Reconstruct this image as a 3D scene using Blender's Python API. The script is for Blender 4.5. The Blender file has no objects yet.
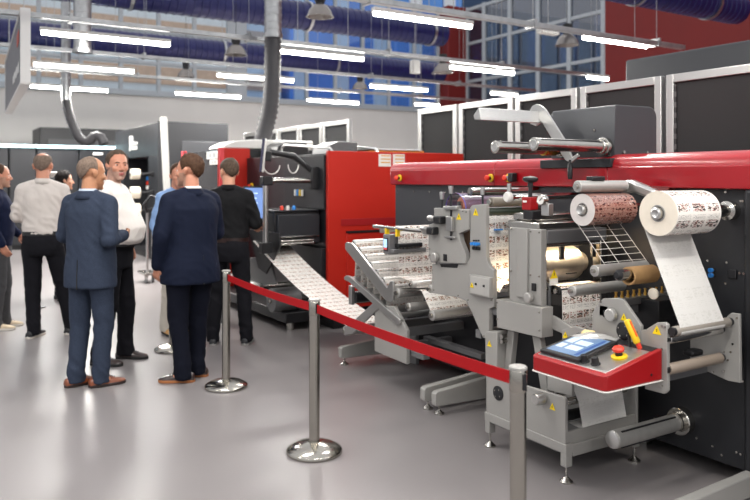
import bpy, bmesh, math, random
from math import sin, cos, pi, radians, hypot
from mathutils import Vector, Matrix, noise
random.seed(7)
D = bpy.data
COL = bpy.context.scene.collection
SC = bpy.context.scene

# ------------------------------------------------------------------ camera, world, light, exposure
CAM_H, FPX, HORIZON, YAW = 1.6, 729.0, 178.0, radians(31.86)
SY, CY = sin(YAW), cos(YAW)
cam_d = D.cameras.new('camera'); cam_d.lens = 35; cam_d.sensor_width = 36
cam_d.shift_y = (HORIZON - 250) / 750; cam_d.clip_end = 200
cam_d.dof.use_dof = True; cam_d.dof.focus_distance = 4.3; cam_d.dof.aperture_fstop = 2.2
cam = D.objects.new('camera', cam_d); COL.objects.link(cam)
cam.location = (0, 0, CAM_H); cam.rotation_euler = (radians(90), 0, -YAW)
SC.camera = cam

SC.view_settings.view_transform = 'Standard'; SC.view_settings.look = 'None'
SC.view_settings.gamma = 1; SC.view_settings.use_curve_mapping = False
SC.view_settings.exposure = 0.74
SC.cycles.use_denoising = True
SC.cycles.max_bounces = 7; SC.cycles.diffuse_bounces = 3; SC.cycles.glossy_bounces = 4
SC.cycles.transparent_max_bounces = 8; SC.cycles.transmission_bounces = 4
SC.cycles.caustics_reflective = False; SC.cycles.caustics_refractive = False
SC.cycles.sample_clamp_indirect = 4.0

world = D.worlds.new('world'); SC.world = world; world.use_nodes = True
wn, wl = world.node_tree.nodes, world.node_tree.links
wn.clear()
w_out = wn.new('ShaderNodeOutputWorld'); w_bg = wn.new('ShaderNodeBackground')
w_tc = wn.new('ShaderNodeTexCoord'); w_sep = wn.new('ShaderNodeSeparateXYZ'); w_rmp = wn.new('ShaderNodeValToRGB')
wl.new(w_tc.outputs['Generated'], w_sep.inputs[0]); wl.new(w_sep.outputs['Z'], w_rmp.inputs[0])
wl.new(w_rmp.outputs[0], w_bg.inputs[0]); wl.new(w_bg.outputs[0], w_out.inputs[0])
w_rmp.color_ramp.elements[0].position = 0.0; w_rmp.color_ramp.elements[0].color = (.60, .60, .61, 1)
w_rmp.color_ramp.elements[1].position = 0.45; w_rmp.color_ramp.elements[1].color = (.95, .96, 1, 1)
w_bg.inputs[1].default_value = 0.6
LAMP_W = 25.0          # watts of each hall batten
LAMP_GLOW = 24.0        # emission of a tube's diffuser

# ------------------------------------------------------------------ projection helpers (true world points)
def rx(px, py, X):
    """point of the plane x = X seen at photo pixel (px, py)"""
    t = (px - 375) / FPX; d = X / (SY + CY * t)
    return Vector((X, d * (CY - SY * t), CAM_H - (py - HORIZON) / FPX * d))
def ry(px, py, Y):
    t = (px - 375) / FPX; d = Y / (CY - SY * t)
    return Vector((d * (SY + CY * t), Y, CAM_H - (py - HORIZON) / FPX * d))
def rz(px, py, z):
    d = (CAM_H - z) * FPX / (py - HORIZON); t = (px - 375) / FPX
    return Vector((d * (SY + CY * t), d * (CY - SY * t), z))
def rd(px, py, d):
    t = (px - 375) / FPX
    return Vector((d * (SY + CY * t), d * (CY - SY * t), CAM_H - (py - HORIZON) / FPX * d))

# ------------------------------------------------------------------ mesh builder
LOCAL = [False]               # True while a builder works in its thing's own frame
class MB:
    def __init__(s):
        s.bm = bmesh.new(); s.uv = s.bm.loops.layers.uv.new('UVMap'); s.mi = 0
    def _f(s, vs):
        try:
            f = s.bm.faces.new(vs); f.material_index = s.mi; return f
        except ValueError:
            return None
    def box(s, x0, x1, y0, y1, z0, z1):
        v = [s.bm.verts.new(p) for p in ((x0,y0,z0),(x1,y0,z0),(x1,y1,z0),(x0,y1,z0),(x0,y0,z1),(x1,y0,z1),(x1,y1,z1),(x0,y1,z1))]
        for q in ((3,2,1,0),(4,5,6,7),(0,1,5,4),(1,2,6,5),(2,3,7,6),(3,0,4,7)): s._f([v[i] for i in q])
        return s
    def obox(s, c, size, M=None):
        M = M or Matrix.Identity(3); c = Vector(c); hx, hy, hz = (q / 2 for q in size)
        v = [s.bm.verts.new(c + M @ Vector(p)) for p in ((-hx,-hy,-hz),(hx,-hy,-hz),(hx,hy,-hz),(-hx,hy,-hz),(-hx,-hy,hz),(hx,-hy,hz),(hx,hy,hz),(-hx,hy,hz))]
        for q in ((3,2,1,0),(4,5,6,7),(0,1,5,4),(1,2,6,5),(2,3,7,6),(3,0,4,7)): s._f([v[i] for i in q])
        return s
    def bar(s, p0, p1, w, h, up=(0,0,1)):
        p0, p1 = Vector(p0), Vector(p1); t = (p1 - p0); L = t.length; t.normalize()
        a = Vector(up).cross(t)
        if a.length < 1e-4: a = Vector((1,0,0))
        a.normalize(); b = t.cross(a)
        return s.obox((p0 + p1) / 2, (w, h, L), Matrix((a, b, t)).transposed())
    @staticmethod
    def frame(t):
        t = Vector(t).normalized(); u = Vector((0,0,1)) if abs(t.z) < .9 else Vector((1,0,0))
        a = t.cross(u).normalized(); return a, t.cross(a).normalized(), t
    def rings(s, rows, closed=False, cap0=True, cap1=True):
        vs = [[s.bm.verts.new(p) for p in r] for r in rows]; n = len(vs[0]); m = len(vs)
        for i in range(m if closed else m - 1):
            r0, r1 = vs[i], vs[(i + 1) % m]
            for j in range(n): s._f((r0[j], r0[(j+1) % n], r1[(j+1) % n], r1[j]))
        if not closed:
            if cap0: s._f(list(reversed(vs[0])))
            if cap1: s._f(vs[-1])
        return s
    def cyl(s, p0, p1, r0, r1=None, n=24, caps=True):
        r1 = r0 if r1 is None else r1; p0, p1 = Vector(p0), Vector(p1); a, b, t = s.frame(p1 - p0)
        rows = [[p + (a * cos(2*pi*k/n) + b * sin(2*pi*k/n)) * r for k in range(n)] for p, r in ((p0, r0), (p1, r1))]
        return s.rings(rows, cap0=caps, cap1=caps)
    def rod(s, p0, p1, prof, n=24):
        """turned shape along p0->p1; prof = [(distance, radius), ...]"""
        p0, p1 = Vector(p0), Vector(p1); a, b, t = s.frame(p1 - p0)
        return s.rings([[p0 + t * q + (a * cos(2*pi*k/n) + b * sin(2*pi*k/n)) * max(r, 1e-4) for k in range(n)] for q, r in prof])
    def pipe(s, p0, p1, ro, ri, n=32):
        p0, p1 = Vector(p0), Vector(p1); a, b, t = s.frame(p1 - p0)
        rows = [[p + (a * cos(2*pi*k/n) + b * sin(2*pi*k/n)) * r for k in range(n)] for p, r in ((p0, ro), (p1, ro), (p1, ri), (p0, ri))]
        return s.rings(rows, closed=True)
    def tube(s, pts, r, n=10, caps=True):
        pts = [Vector(p) for p in pts]; m = len(pts); rs = r if isinstance(r, (list, tuple)) else [r] * m
        a = None; rows = []
        for i, p in enumerate(pts):
            t = (pts[min(i+1, m-1)] - pts[max(i-1, 0)]).normalized()
            if a is None: a, b, _ = s.frame(t)
            else:
                a = (a - t * a.dot(t)).normalized(); b = t.cross(a)
            rows.append([p + (a * cos(2*pi*k/n) + b * sin(2*pi*k/n)) * rs[i] for k in range(n)])
        return s.rings(rows, cap0=caps, cap1=caps)
    def prism(s, pts, d0, d1=None):
        """closed outline of 3-D points pushed by vector d0"""
        pts = [Vector(p) for p in pts]; d = Vector(d0)
        lo = [s.bm.verts.new(p) for p in pts]; hi = [s.bm.verts.new(p + d) for p in pts]; n = len(pts)
        s._f(lo); s._f(list(reversed(hi)))
        for i in range(n): s._f((lo[i], hi[i], hi[(i+1) % n], lo[(i+1) % n]))
        return s
    def plate(s, pix, X, th):
        """sheet-metal plate whose outline lies in the plane x = X, th thick away from the aisle"""
        return s.prism([rx(p[0], p[1], X) for p in pix], (th, 0, 0))
    def ball(s, c, r, sc=(1,1,1), n=16, M=None):
        c = Vector(c); rows = []; m = max(4, n // 2)
        for i in range(m + 1):
            ph = pi * i / m; rr = max(sin(ph), 1e-3)
            row = []
            for k in range(n):
                q = Vector((cos(2*pi*k/n) * rr * r * sc[0], sin(2*pi*k/n) * rr * r * sc[1], -cos(ph) * r * sc[2]))
                row.append(c + (M @ q if M else q))
            rows.append(row)
        return s.rings(rows)
    def web(s, path, x0, x1, v0=0.0, nx=1, flip=False):
        """sheet spanning x0..x1 along the (y, z) path, unrolled in metres on the UVs"""
        xs = [x0 + (x1 - x0) * k / nx for k in range(nx + 1)]
        L = [v0]
        for i in range(1, len(path)): L.append(L[-1] + hypot(path[i][0]-path[i-1][0], path[i][1]-path[i-1][1]))
        g = [[s.bm.verts.new((x, p[0], p[1])) for x in xs] for p in path]
        for i in range(len(path) - 1):
            for k in range(nx):
                f = s._f((g[i][k], g[i][k+1], g[i+1][k+1], g[i+1][k]))
                if f:
                    for l, (u, v) in zip(f.loops, ((xs[k], L[i]), (xs[k+1], L[i]), (xs[k+1], L[i+1]), (xs[k], L[i+1]))): l[s.uv].uv = (u - x0, v)
        return s
    def sheet4(s, a, b, c, d, n=1):
        a, b, c, d = map(Vector, (a, b, c, d)); W = (b - a).length; H = (d - a).length
        f = s._f([s.bm.verts.new(p) for p in (a, b, c, d)])
        for l, uv in zip(f.loops, ((0,0),(W,0),(W,H),(0,H))): l[s.uv].uv = uv
        return s
    def build(s, name, mats, parent=None, bevel=0.0, angle=35, seg=2):
        bm = s.bm
        bmesh.ops.recalc_face_normals(bm, faces=bm.faces) if not getattr(s, 'keepn', False) else None
        if parent is None:
            lo = [min(v.co[i] for v in bm.verts) for i in range(3)]; hi = [max(v.co[i] for v in bm.verts) for i in range(3)]
            base = Vector(((lo[0]+hi[0])/2, (lo[1]+hi[1])/2, lo[2]))
        else:
            base = Vector((0,0,0)); p = parent
            while p and not LOCAL[0]: base += p.location; p = p.parent
        bmesh.ops.translate(bm, verts=bm.verts, vec=-base)
        me = D.meshes.new(name); bm.to_mesh(me); bm.free()
        for m in (mats if isinstance(mats, (list, tuple)) else [mats]): me.materials.append(m)
        for p in me.polygons: p.use_smooth = True
        me.set_sharp_from_angle(angle=radians(angle))
        o = D.objects.new(name, me); COL.objects.link(o)
        if parent is None: o.location = base
        else: o.parent = parent
        if bevel:
            b = o.modifiers.new('bevel', 'BEVEL'); b.width = bevel; b.segments = seg; b.limit_method = 'ANGLE'; b.angle_limit = radians(40)
            b.harden_normals = False
        return o

def tag(o, label=None, cat=None, group=None, kind=None):
    if label: o['label'] = label
    if cat: o['category'] = cat
    if group: o['group'] = group
    if kind: o['kind'] = kind
    return o
def thing(name, label, cat, loc=(0,0,0), group=None):
    o = D.objects.new(name, None); COL.objects.link(o); o.location = loc; o.empty_display_size = .1
    return tag(o, label, cat, group)
def copy_tree(o, parent=None):
    c = o.copy(); COL.objects.link(c)
    if parent: c.parent = parent
    for ch in [q for q in D.objects if q.parent == o]: copy_tree(ch, c)
    return c

# ------------------------------------------------------------------ materials
def lin(c):
    if isinstance(c, str):
        c = [int(c[i:i+2], 16) / 255 for i in (0, 2, 4)]
    return tuple((x / 12.92 if x <= .04045 else ((x + .055) / 1.055) ** 2.4) for x in c) + (1,)
def mat(name, col, rough=.5, metal=0.0, var=0.0, scale=8.0, bump=0.0, bscale=60.0, coat=0.0, spec=.5, stretch=None):
    m = D.materials.new(name); m.use_nodes = True; nt = m.node_tree; b = nt.nodes['Principled BSDF']
    c = lin(col); b.inputs['Base Color'].default_value = c
    b.inputs['Roughness'].default_value = rough; b.inputs['Metallic'].default_value = metal
    b.inputs['Coat Weight'].default_value = coat; b.inputs['Specular IOR Level'].default_value = spec
    tc = nt.nodes.new('ShaderNodeTexCoord'); mp = nt.nodes.new('ShaderNodeMapping')
    nt.links.new(tc.outputs['Object'], mp.inputs[0])
    if stretch: mp.inputs['Scale'].default_value = stretch
    n = nt.nodes.new('ShaderNodeTexNoise'); n.inputs['Scale'].default_value = scale; n.inputs['Detail'].default_value = 4
    nt.links.new(mp.outputs[0], n.inputs['Vector'])
    if var:
        r = nt.nodes.new('ShaderNodeValToRGB'); r.color_ramp.elements[0].position = .3; r.color_ramp.elements[1].position = .7
        r.color_ramp.elements[0].color = tuple(max(0, x * (1 - var)) for x in c[:3]) + (1,)
        r.color_ramp.elements[1].color = tuple(min(1, x * (1 + var)) for x in c[:3]) + (1,)
        nt.links.new(n.outputs[0], r.inputs[0]); nt.links.new(r.outputs[0], b.inputs['Base Color'])
    mr = nt.nodes.new('ShaderNodeMapRange'); mr.inputs['To Min'].default_value = max(0.02, rough - .05); mr.inputs['To Max'].default_value = min(1, rough + .05)
    nt.links.new(n.outputs[0], mr.inputs[0]); nt.links.new(mr.outputs[0], b.inputs['Roughness'])
    if bump:
        n2 = nt.nodes.new('ShaderNodeTexNoise'); n2.inputs['Scale'].default_value = bscale; n2.inputs['Detail'].default_value = 3
        nt.links.new(mp.outputs[0], n2.inputs['Vector'])
        bp = nt.nodes.new('ShaderNodeBump'); bp.inputs['Strength'].default_value = bump; bp.inputs['Distance'].default_value = .01
        nt.links.new(n2.outputs[0], bp.inputs['Height']); nt.links.new(bp.outputs[0], b.inputs['Normal'])
    return m
def emit(name, col, s):
    m = D.materials.new(name); m.use_nodes = True; b = m.node_tree.nodes['Principled BSDF']
    b.inputs['Base Color'].default_value = lin(col); b.inputs['Emission Color'].default_value = lin(col); b.inputs['Emission Strength'].default_value = s
    return m
def glass(name, tint, refl=.1, alpha=.1, rough=.02):
    """clear sheet: mostly see-through, tinted, with a reflection"""
    m = D.materials.new(name); m.use_nodes = True; nt = m.node_tree; nt.nodes.clear()
    o = nt.nodes.new('ShaderNodeOutputMaterial'); t = nt.nodes.new('ShaderNodeBsdfTransparent'); t.inputs[0].default_value = lin(tint)
    g = nt.nodes.new('ShaderNodeBsdfGlossy'); g.inputs['Roughness'].default_value = rough; g.inputs[0].default_value = (1,1,1,1)
    d = nt.nodes.new('ShaderNodeBsdfDiffuse'); d.inputs[0].default_value = lin(tint)
    m1 = nt.nodes.new('ShaderNodeMixShader'); m1.inputs[0].default_value = alpha
    m2 = nt.nodes.new('ShaderNodeMixShader')
    fr = nt.nodes.new('ShaderNodeLayerWeight'); fr.inputs[0].default_value = .25
    mu = nt.nodes.new('ShaderNodeMath'); mu.operation = 'MULTIPLY_ADD'; mu.inputs[1].default_value = .6; mu.inputs[2].default_value = refl
    nt.links.new(fr.outputs['Fresnel'], mu.inputs[0]); nt.links.new(mu.outputs[0], m2.inputs[0])
    nt.links.new(t.outputs[0], m1.inputs[1]); nt.links.new(d.outputs[0], m1.inputs[2])
    nt.links.new(m1.outputs[0], m2.inputs[1]); nt.links.new(g.outputs[0], m2.inputs[2]); nt.links.new(m2.outputs[0], o.inputs[0])
    return m
def printed(name, paper, inks, cu=.056, cv=.085, rough=.45, coat=0.0, dense=.5, offset=0.0):
    """paper printed with rows of small labels; UVs are metres (u across the web, v along it)"""
    m = D.materials.new(name); m.use_nodes = True; nt = m.node_tree; N, L = nt.nodes, nt.links; b = N['Principled BSDF']
    b.inputs['Roughness'].default_value = rough; b.inputs['Coat Weight'].default_value = coat; b.inputs['Coat Roughness'].default_value = .08
    uv = N.new('ShaderNodeUVMap'); sp = N.new('ShaderNodeSeparateXYZ'); L.new(uv.outputs[0], sp.inputs[0])
    def M(op, a, b_=None, c=None):
        n = N.new('ShaderNodeMath'); n.operation = op
        for i, q in enumerate((a, b_, c)):
            if q is None: continue
            if isinstance(q, (int, float)): n.inputs[i].default_value = q
            else: L.new(q, n.inputs[i])
        return n.outputs[0]
    u = M('FRACT', M('DIVIDE', sp.outputs[0], cu)); v = M('FRACT', M('DIVIDE', M('ADD', sp.outputs[1], offset), cv))
    def band(x, a, z): return M('MULTIPLY', M('GREATER_THAN', x, a), M('LESS_THAN', x, z))
    inside = band(u, .08, .92)
    pic = M('MULTIPLY', inside, band(v, .10, .10 + dense))
    txt = M('MULTIPLY', M('MULTIPLY', inside, band(v, .68, .92)), M('GREATER_THAN', M('FRACT', M('MULTIPLY', v, 14.0)), .55))
    nz = N.new('ShaderNodeTexNoise'); nz.inputs['Scale'].default_value = 1; nz.inputs['Detail'].default_value = 2.5; mp_ = N.new('ShaderNodeMapping'); mp_.inputs['Scale'].default_value = (30, 75, 1); L.new(uv.outputs[0], mp_.inputs[0]); L.new(mp_.outputs[0], nz.inputs['Vector'])
    rp = N.new('ShaderNodeValToRGB'); rp.color_ramp.interpolation = 'CONSTANT'; el = rp.color_ramp.elements
    el[0].position = 0; el[0].color = lin(inks[0])
    for p, c in zip((.40, .445, .55, .585, .63), (inks[1], paper, inks[2], inks[1], inks[3])):
        e = el.new(p); e.color = lin(c)
    el[-1].color = lin(inks[3])
    L.new(nz.outputs[0], rp.inputs[0])
    nt2 = N.new('ShaderNodeTexNoise'); nt2.inputs['Scale'].default_value = 130; L.new(uv.outputs[0], nt2.inputs['Vector'])
    tx = M('MULTIPLY', txt, M('GREATER_THAN', nt2.outputs[0], .5))
    m1 = N.new('ShaderNodeMix'); m1.data_type = 'RGBA'; m1.inputs['A'].default_value = lin(paper)
    L.new(pic, m1.inputs['Factor']); L.new(rp.outputs[0], m1.inputs['B'])
    m2 = N.new('ShaderNodeMix'); m2.data_type = 'RGBA'; m2.inputs['B'].default_value = lin(inks[0]); L.new(M('MULTIPLY', tx, .7), m2.inputs['Factor'])
    L.new(m1.outputs['Result'], m2.inputs['A']); L.new(m2.outputs['Result'], b.inputs['Base Color'])
    return m

# ------------------------------------------------------------------ shared materials
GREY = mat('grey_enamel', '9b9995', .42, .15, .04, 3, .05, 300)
GREY_D = mat('grey_enamel_dark', '6f6f70', .45, .2, .04, 3)  # darker grey enamel, for rear plates, ties and hoods
ALU = mat('brushed_aluminium', 'c0bfbd', .32, .9, .05, 30, .04, 80, stretch=(1, 8, 8))
ALU_R = mat('grooved_aluminium', 'b4b2ae', .42, .55, .05, 30)
STEEL = mat('stainless_steel', 'b9b6b0', .22, 1.0, .05, 20)
CHROME = mat('polished_chrome', 'd4d2cf', .1, 1.0)
RED = mat('red_lacquer', '9c0716', .3, 0, .03, 2, coat=.3)
RED_W = mat('red_machine_wall', 'b52519', .5, 0, .03, 2, spec=.3)
RED_M = mat('red_painted_steel', '96070e', .42, 0, .03, 2)
SLATE = mat('slate_grey_steel', '3a3b3f', .42, .1, .04, 3)
DARK = mat('charcoal_steel', '212226', .45, .1, .05, 3)
BLACK = mat('black_plastic', '17171a', .45)
BLACKM = mat('matt_black_fabric_panel', '141416', .8, 0, .1, 40, .1, 200)
RUBBER = mat('rubber', '1b1b1c', .75)
WHITE_PL = mat('white_plastic', 'd9d7d2', .4)
PAPER = mat('blank_paper', 'e6e2dc', .6, 0, .02, 10)
KRAFT = mat('brown_cardboard', 'b08a5c', .8, 0, .06, 20)
BRASS = mat('brass', 'c9a050', .28, 1.0)
YELLOW = mat('yellow_plastic', 'e8c21c', .45)
REDBTN = mat('red_button', 'e23a22', .4)
BLUE_PL = mat('blue_plastic', '2f86d8', .4)
WARN = mat('warning_yellow', 'f0d010', .5)
LAMP = emit('lamp_diffuser', 'fffdf6', LAMP_GLOW)
PRINT = printed('printed_label_paper', 'e9e5df', ('1c1312', '9c8672', 'a03a26', '4a332c'))
PRINT_L = printed('lightly_printed_label_paper', 'e9e5df', ('5b4a42', 'c2ae9a', 'b0674c', '7a685e'), dense=.4)
PRINT_R = printed('printed_label_roll', 'ece8e1', ('140e0d', '857468', '962a20', '2c1f1c'), cu=.112, cv=.085, dense=.5)
FILM_R = printed('wound_film_print', '9a7468', ('3c1a18', '6a322c', '8a4c42', 'c2a89c'), cu=.03, cv=.028, dense=.8, rough=.2, coat=.6)
PRINT_G = printed('backside_of_label_paper', 'd6d4d0', ('cbc9c4', 'd0cec9', 'd2d0cb', 'cdcbc6'), cu=.09, cv=.12)
CLEAR = glass('clear_film', 'efe9e4', .1, .12)

def banded(name, c0, c1, per):
    """dark strip with evenly spaced pale slots along z"""
    m = mat(name, c0, .5); nt = m.node_tree; b = nt.nodes['Principled BSDF']
    tc = nt.nodes.new('ShaderNodeTexCoord'); sp = nt.nodes.new('ShaderNodeSeparateXYZ'); nt.links.new(tc.outputs['Object'], sp.inputs[0])
    d = nt.nodes.new('ShaderNodeMath'); d.operation = 'DIVIDE'; d.inputs[1].default_value = per; nt.links.new(sp.outputs[2], d.inputs[0])
    f = nt.nodes.new('ShaderNodeMath'); f.operation = 'FRACT'; nt.links.new(d.outputs[0], f.inputs[0])
    g = nt.nodes.new('ShaderNodeMath'); g.operation = 'GREATER_THAN'; g.inputs[1].default_value = .5; nt.links.new(f.outputs[0], g.inputs[0])
    x = nt.nodes.new('ShaderNodeMix'); x.data_type = 'RGBA'; x.inputs['A'].default_value = lin(c0); x.inputs['B'].default_value = lin(c1)
    nt.links.new(g.outputs[0], x.inputs['Factor']); nt.links.new(x.outputs['Result'], b.inputs['Base Color'])
    return m
SLOTS = banded('slotted_strip', '1c1c1e', '565656', .09)
# ================================================================== THE HALL
def struct(name, mb, m, bevel=0):
    return tag(mb.build(name, m, bevel=bevel), kind='structure')
FLOOR = mat('grey_resin_floor', '827d7d', .33, 0, .03, .35, spec=.5)
WALLW = mat('white_painted_wall', 'f3f0ea', .7, 0, .02, 1.5, .05, 6)
REDW = mat('dark_red_wall', '7c1c18', .6, 0, .05, 1)
MULL = mat('window_frame_grey', 'b9bfc4', .5)
PANE = glass('window_glass', 'f0f5f8', .03, .02)
PANE_B = glass('blue_tinted_glass', 'd4e4f6', .05, .03)
struct('floor', MB().box(-9, 20, -4, 24.2, -.1, 0), FLOOR)
struct('wall_back', MB().box(-9, 19.2, 24, 24.25, 0, 4.25), WALLW)
struct('trim_1', MB().box(-9, 19.2, 23.93, 24.3, 4.25, 4.34), MULL, .01)
# clerestory glazing above the white wall: one window per run between brick piers
def glazing_back(n, x0, x1, step, z0, z1, rails, pane):
    f = MB(); x = x0
    while x <= x1 + .01:
        f.box(x - .06, x + .06, 24.02, 24.16, z0, z1); x += step
    for z in rails: f.box(x0 - .06, x1 + .06, 24.03, 24.15, z - .05, z + .05)
    w = tag(f.build('window_%d' % n, MULL, bevel=.008), kind='structure')
    w2 = MB().box(x0, x1, 24.085, 24.095, z0, z1).build('glazing', pane, w)
    return w
glazing_back(1, -9, 9.0, 1.2, 4.34, 8.6, (4.4, 5.35, 6.4, 7.5, 8.55), PANE)
glazing_back(2, 9.6, 18.0, 1.2, 4.34, 8.6, (4.4, 6.4, 8.55), PANE_B)
struct('trim_2', MB().box(9.06, 9.54, 24.0, 24.2, 4.34, 8.6), MULL)
struct('trim_3', MB().box(18.1, 19.2, 23.5, 24.3, 0, 8.6), REDW, .02)
# the glazed partition and the red wall on the machine side of the hall
f = MB()
for y in (16.4, 17.9, 19.4, 20.9, 22.4, 23.5): f.box(19.0, 19.15, y - .09, y + .09, 0, 8.6)
for z in (4.3, 5.55, 7.1, 8.5): f.box(19.02, 19.13, 16.3, 23.5, z - .06, z + .06)
w3 = tag(f.build('window_3', MULL, bevel=.01), kind='structure')
MB().box(19.07, 19.09, 16.3, 23.5, 0, 8.6).build('glazing', glass('dark_reflecting_glass', '6f86a4', .16, .1), w3)
struct('wall_right', MB().box(19, 19.3, -4, 16.3, 0, 8.6), REDW)
# outside: neighbouring buildings seen through the glass
FAC = mat('pale_facade', 'eef2f4', .8, 0, .05, 2); BRK = mat('tan_brick', 'd9b294', .85, 0, .1, 5); BLUEF = mat('blue_glass_cladding', '5f9cf0', .3, 0, .25, .35)
bd = thing('office_building', 'pale louvred building with brown brick bands outside the high back windows', 'building', (-4, 34, 0))
MB().box(-16, 15.5, 34, 40, 0, 12).build('facade', FAC, bd)
for z0, z1 in ((5.95, 6.75), (8.3, 8.9)):
    MB().box(-16, 15.5, 33.9, 34, z0, z1).build('brick_band', BRK, bd)
g = MB()
for k in range(11): g.box(-15 + k * 2.2, -13.7 + k * 2.2, 33.92, 33.98, 6.95, 8.1)
tag(g.build('window_row', mat('far_window_dark', 'c9d4db', .15), bd))
g = MB()
for k in range(24): g.box(-16, 15.5, 33.94, 34, 3.2 + k * .08, 3.24 + k * .08)
g.build('louvre', mat('louvre_grey', 'c3d0d8', .6), bd)
be = thing('tower_block', 'blue glass office block outside the high windows behind the ducts', 'building', (20, 36, 0))
MB().box(16, 46, 34, 42, 0, 16).build('facade', BLUEF, be)
g = MB()
for k in range(12): g.box(16.2 + k * 2.4, 17 + k * 2.4, 33.85, 34, 0, 16)
g.build('mullion', mat('white_mullion', 'eef2f6', .5), be)
g = MB()
for z in (4.9, 7.6, 10.3): g.box(16, 46, 33.8, 34, z, z + .25)
g.build('spandrel', mat('grey_spandrel', '8d99a8', .5), be)
bf = thing('annex_building', 'dark blue block outside the glazed partition beside the red wall', 'building', (26, 19, 0))
MB().box(24, 30, 13, 30, 0, 12).build('facade', mat('dark_blue_facade', '30435c', .4, 0, .2, .4), bf)
g = MB()
for y in range(14, 30, 2): g.box(23.95, 24, y, y + 1.1, 6.5, 8.6)
g.build('window_row', mat('bright_blue_window', '3d86dc', .2), bf)

# ------------------------------------------------------------------ ducts
NAVY = mat('navy_spiral_duct', '1c1f58', .34, .1, .08, 3)
GALV = mat('galvanised_steel', 'b4b5b6', .3, .95, .12, 12, .06, 40)
FLEX = mat('grey_flexible_hose', '3b3a3d', .55, .1, .05, 10)
def spiral(mb, p0, p1, r, pitch, depth=.012, n=28):
    p0, p1 = Vector(p0), Vector(p1); L = (p1 - p0).length; prof = [(0, r * .2), (0, r)]; q = 0
    while q < L - pitch:
        prof += [(q + pitch * .82, r), (q + pitch * .86, r + depth), (q + pitch * .96, r + depth), (q + pitch, r)]; q += pitch
    prof += [(L, r), (L, r * .2)]
    mb.rod(p0, p1, prof, n)
def navy_duct(label, y, z, x0, x1, r, hang):
    t = thing('ventilation_duct', label, 'duct', ((x0 + x1) / 2, y, z - r), 'navy spiral ducts under the roof')
    m = MB(); spiral(m, (x0, y, z), (x1, y, z), r, .16); m.build('spiral_tube', NAVY, t, angle=25)
    for x in hang:
        MB().pipe((x - .03, y, z), (x + .03, y, z), r + .03, r + .005).build('hanger_band', GALV, t)
        MB().cyl((x, y, z + r), (x, y, 8.6), .008, n=6).build('hanger_wire', GALV, t)
navy_duct('navy spiral duct passing behind the short silver pipe and the ringed hose', 14.4, 5.15, -6.6, 10.9, .30, (-3, 0, 3.4, 7.2, 10.5))
navy_duct('farthest navy spiral duct, in front of the clerestory windows', 19.2, 5.05, -9, 14.5, .30, (-4, -.5, 3, 7, 10.5))
navy_duct('nearest navy spiral duct, with its rounded end before the red wall', 8.9, 5.1, 8.0, 14.4, .30, (9, 11.2, 13.4))
# ------------------------------------------------------------------ cable trays with conduit
def tray(label, y, z, x0, x1):
    t = thing('lighting_trunking', label, 'cable tray', ((x0 + x1) / 2, y, z), 'lighting rails across the hall')
    MB().box(x0, x1, y - .045, y + .045, z - .03, z + .03).build('rail', GALV, t, .004)
    MB().cyl((x0, y + .09, z + .03), (x1, y + .09, z + .03), .014, n=8).build('conduit', GALV, t)
    x = x0 + .8
    while x < x1:
        m = MB(); m.box(x - .02, x + .02, y - .06, y + .12, z - .04, z + .07); m.build('bracket', GALV, t)
        MB().cyl((x, y, z + .03), (x, y, 8.6), .004, n=5).build('hanger_wire', GALV, t)
        x += 2.4
def tray_at(label, px, py, d, x0, x1):
    p = rd(px, py, d); tray(label, p.y, p.z, x0, x1); return p
tray_at('lighting rail over the presses, the one nearest the camera', 470, 15.5, 8.6, -1.5, 9.5)
tray_at('second lighting rail back, passing the silver pipe end', 330, 47, 11.2, -4, 11)
tray_at('third lighting rail back, level with the hanging sign top', 250, 66, 14.2, -7, 13)
tray_at('farthest lighting rail, close to the white back wall', 330, 90, 17.5, -9, 15)
# ------------------------------------------------------------------ fluorescent battens (their light comes from here)
def batten(a, z=3.55, L=1.5, lit=True, label=None):
    d = (CAM_H - z) * FPX / (a[1] - HORIZON); p = rd(a[0], a[1], d)
    return batten_xyz(p.x, p.y, z, L, label)
def batten_xyz(x, y, z, L, label):
    t = thing('fluorescent_batten', label, 'ceiling light', (x + L / 2, y, z), 'fluorescent battens of the hall')
    MB().box(x, x + L, y - .04, y + .04, z + .02, z + .07).build('housing', WHITE_PL, t, .004)
    MB().rod((x + .02, y, z), (x + L - .02, y, z), [(0, .001), (0, .034), (L - .04, .034), (L - .04, .001)], 12).build('diffuser', LAMP, t)
    for k in (0, 1): MB().cyl((x + L * (.2 + .6 * k), y, z + .06), (x + L * (.2 + .6 * k), y, 8.6), .004, n=5).build('hanger', GALV, t)
    la = D.lights.new('batten_light', 'AREA'); la.shape = 'RECTANGLE'; la.size = L; la.size_y = .16; la.energy = LAMP_W * (1 if y < 8.5 else 5.0); la.color = (1, .965, .91)
    lo = D.objects.new('batten_light', la); COL.objects.link(lo); lo.location = (x + L / 2, y, z - .045)
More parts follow.
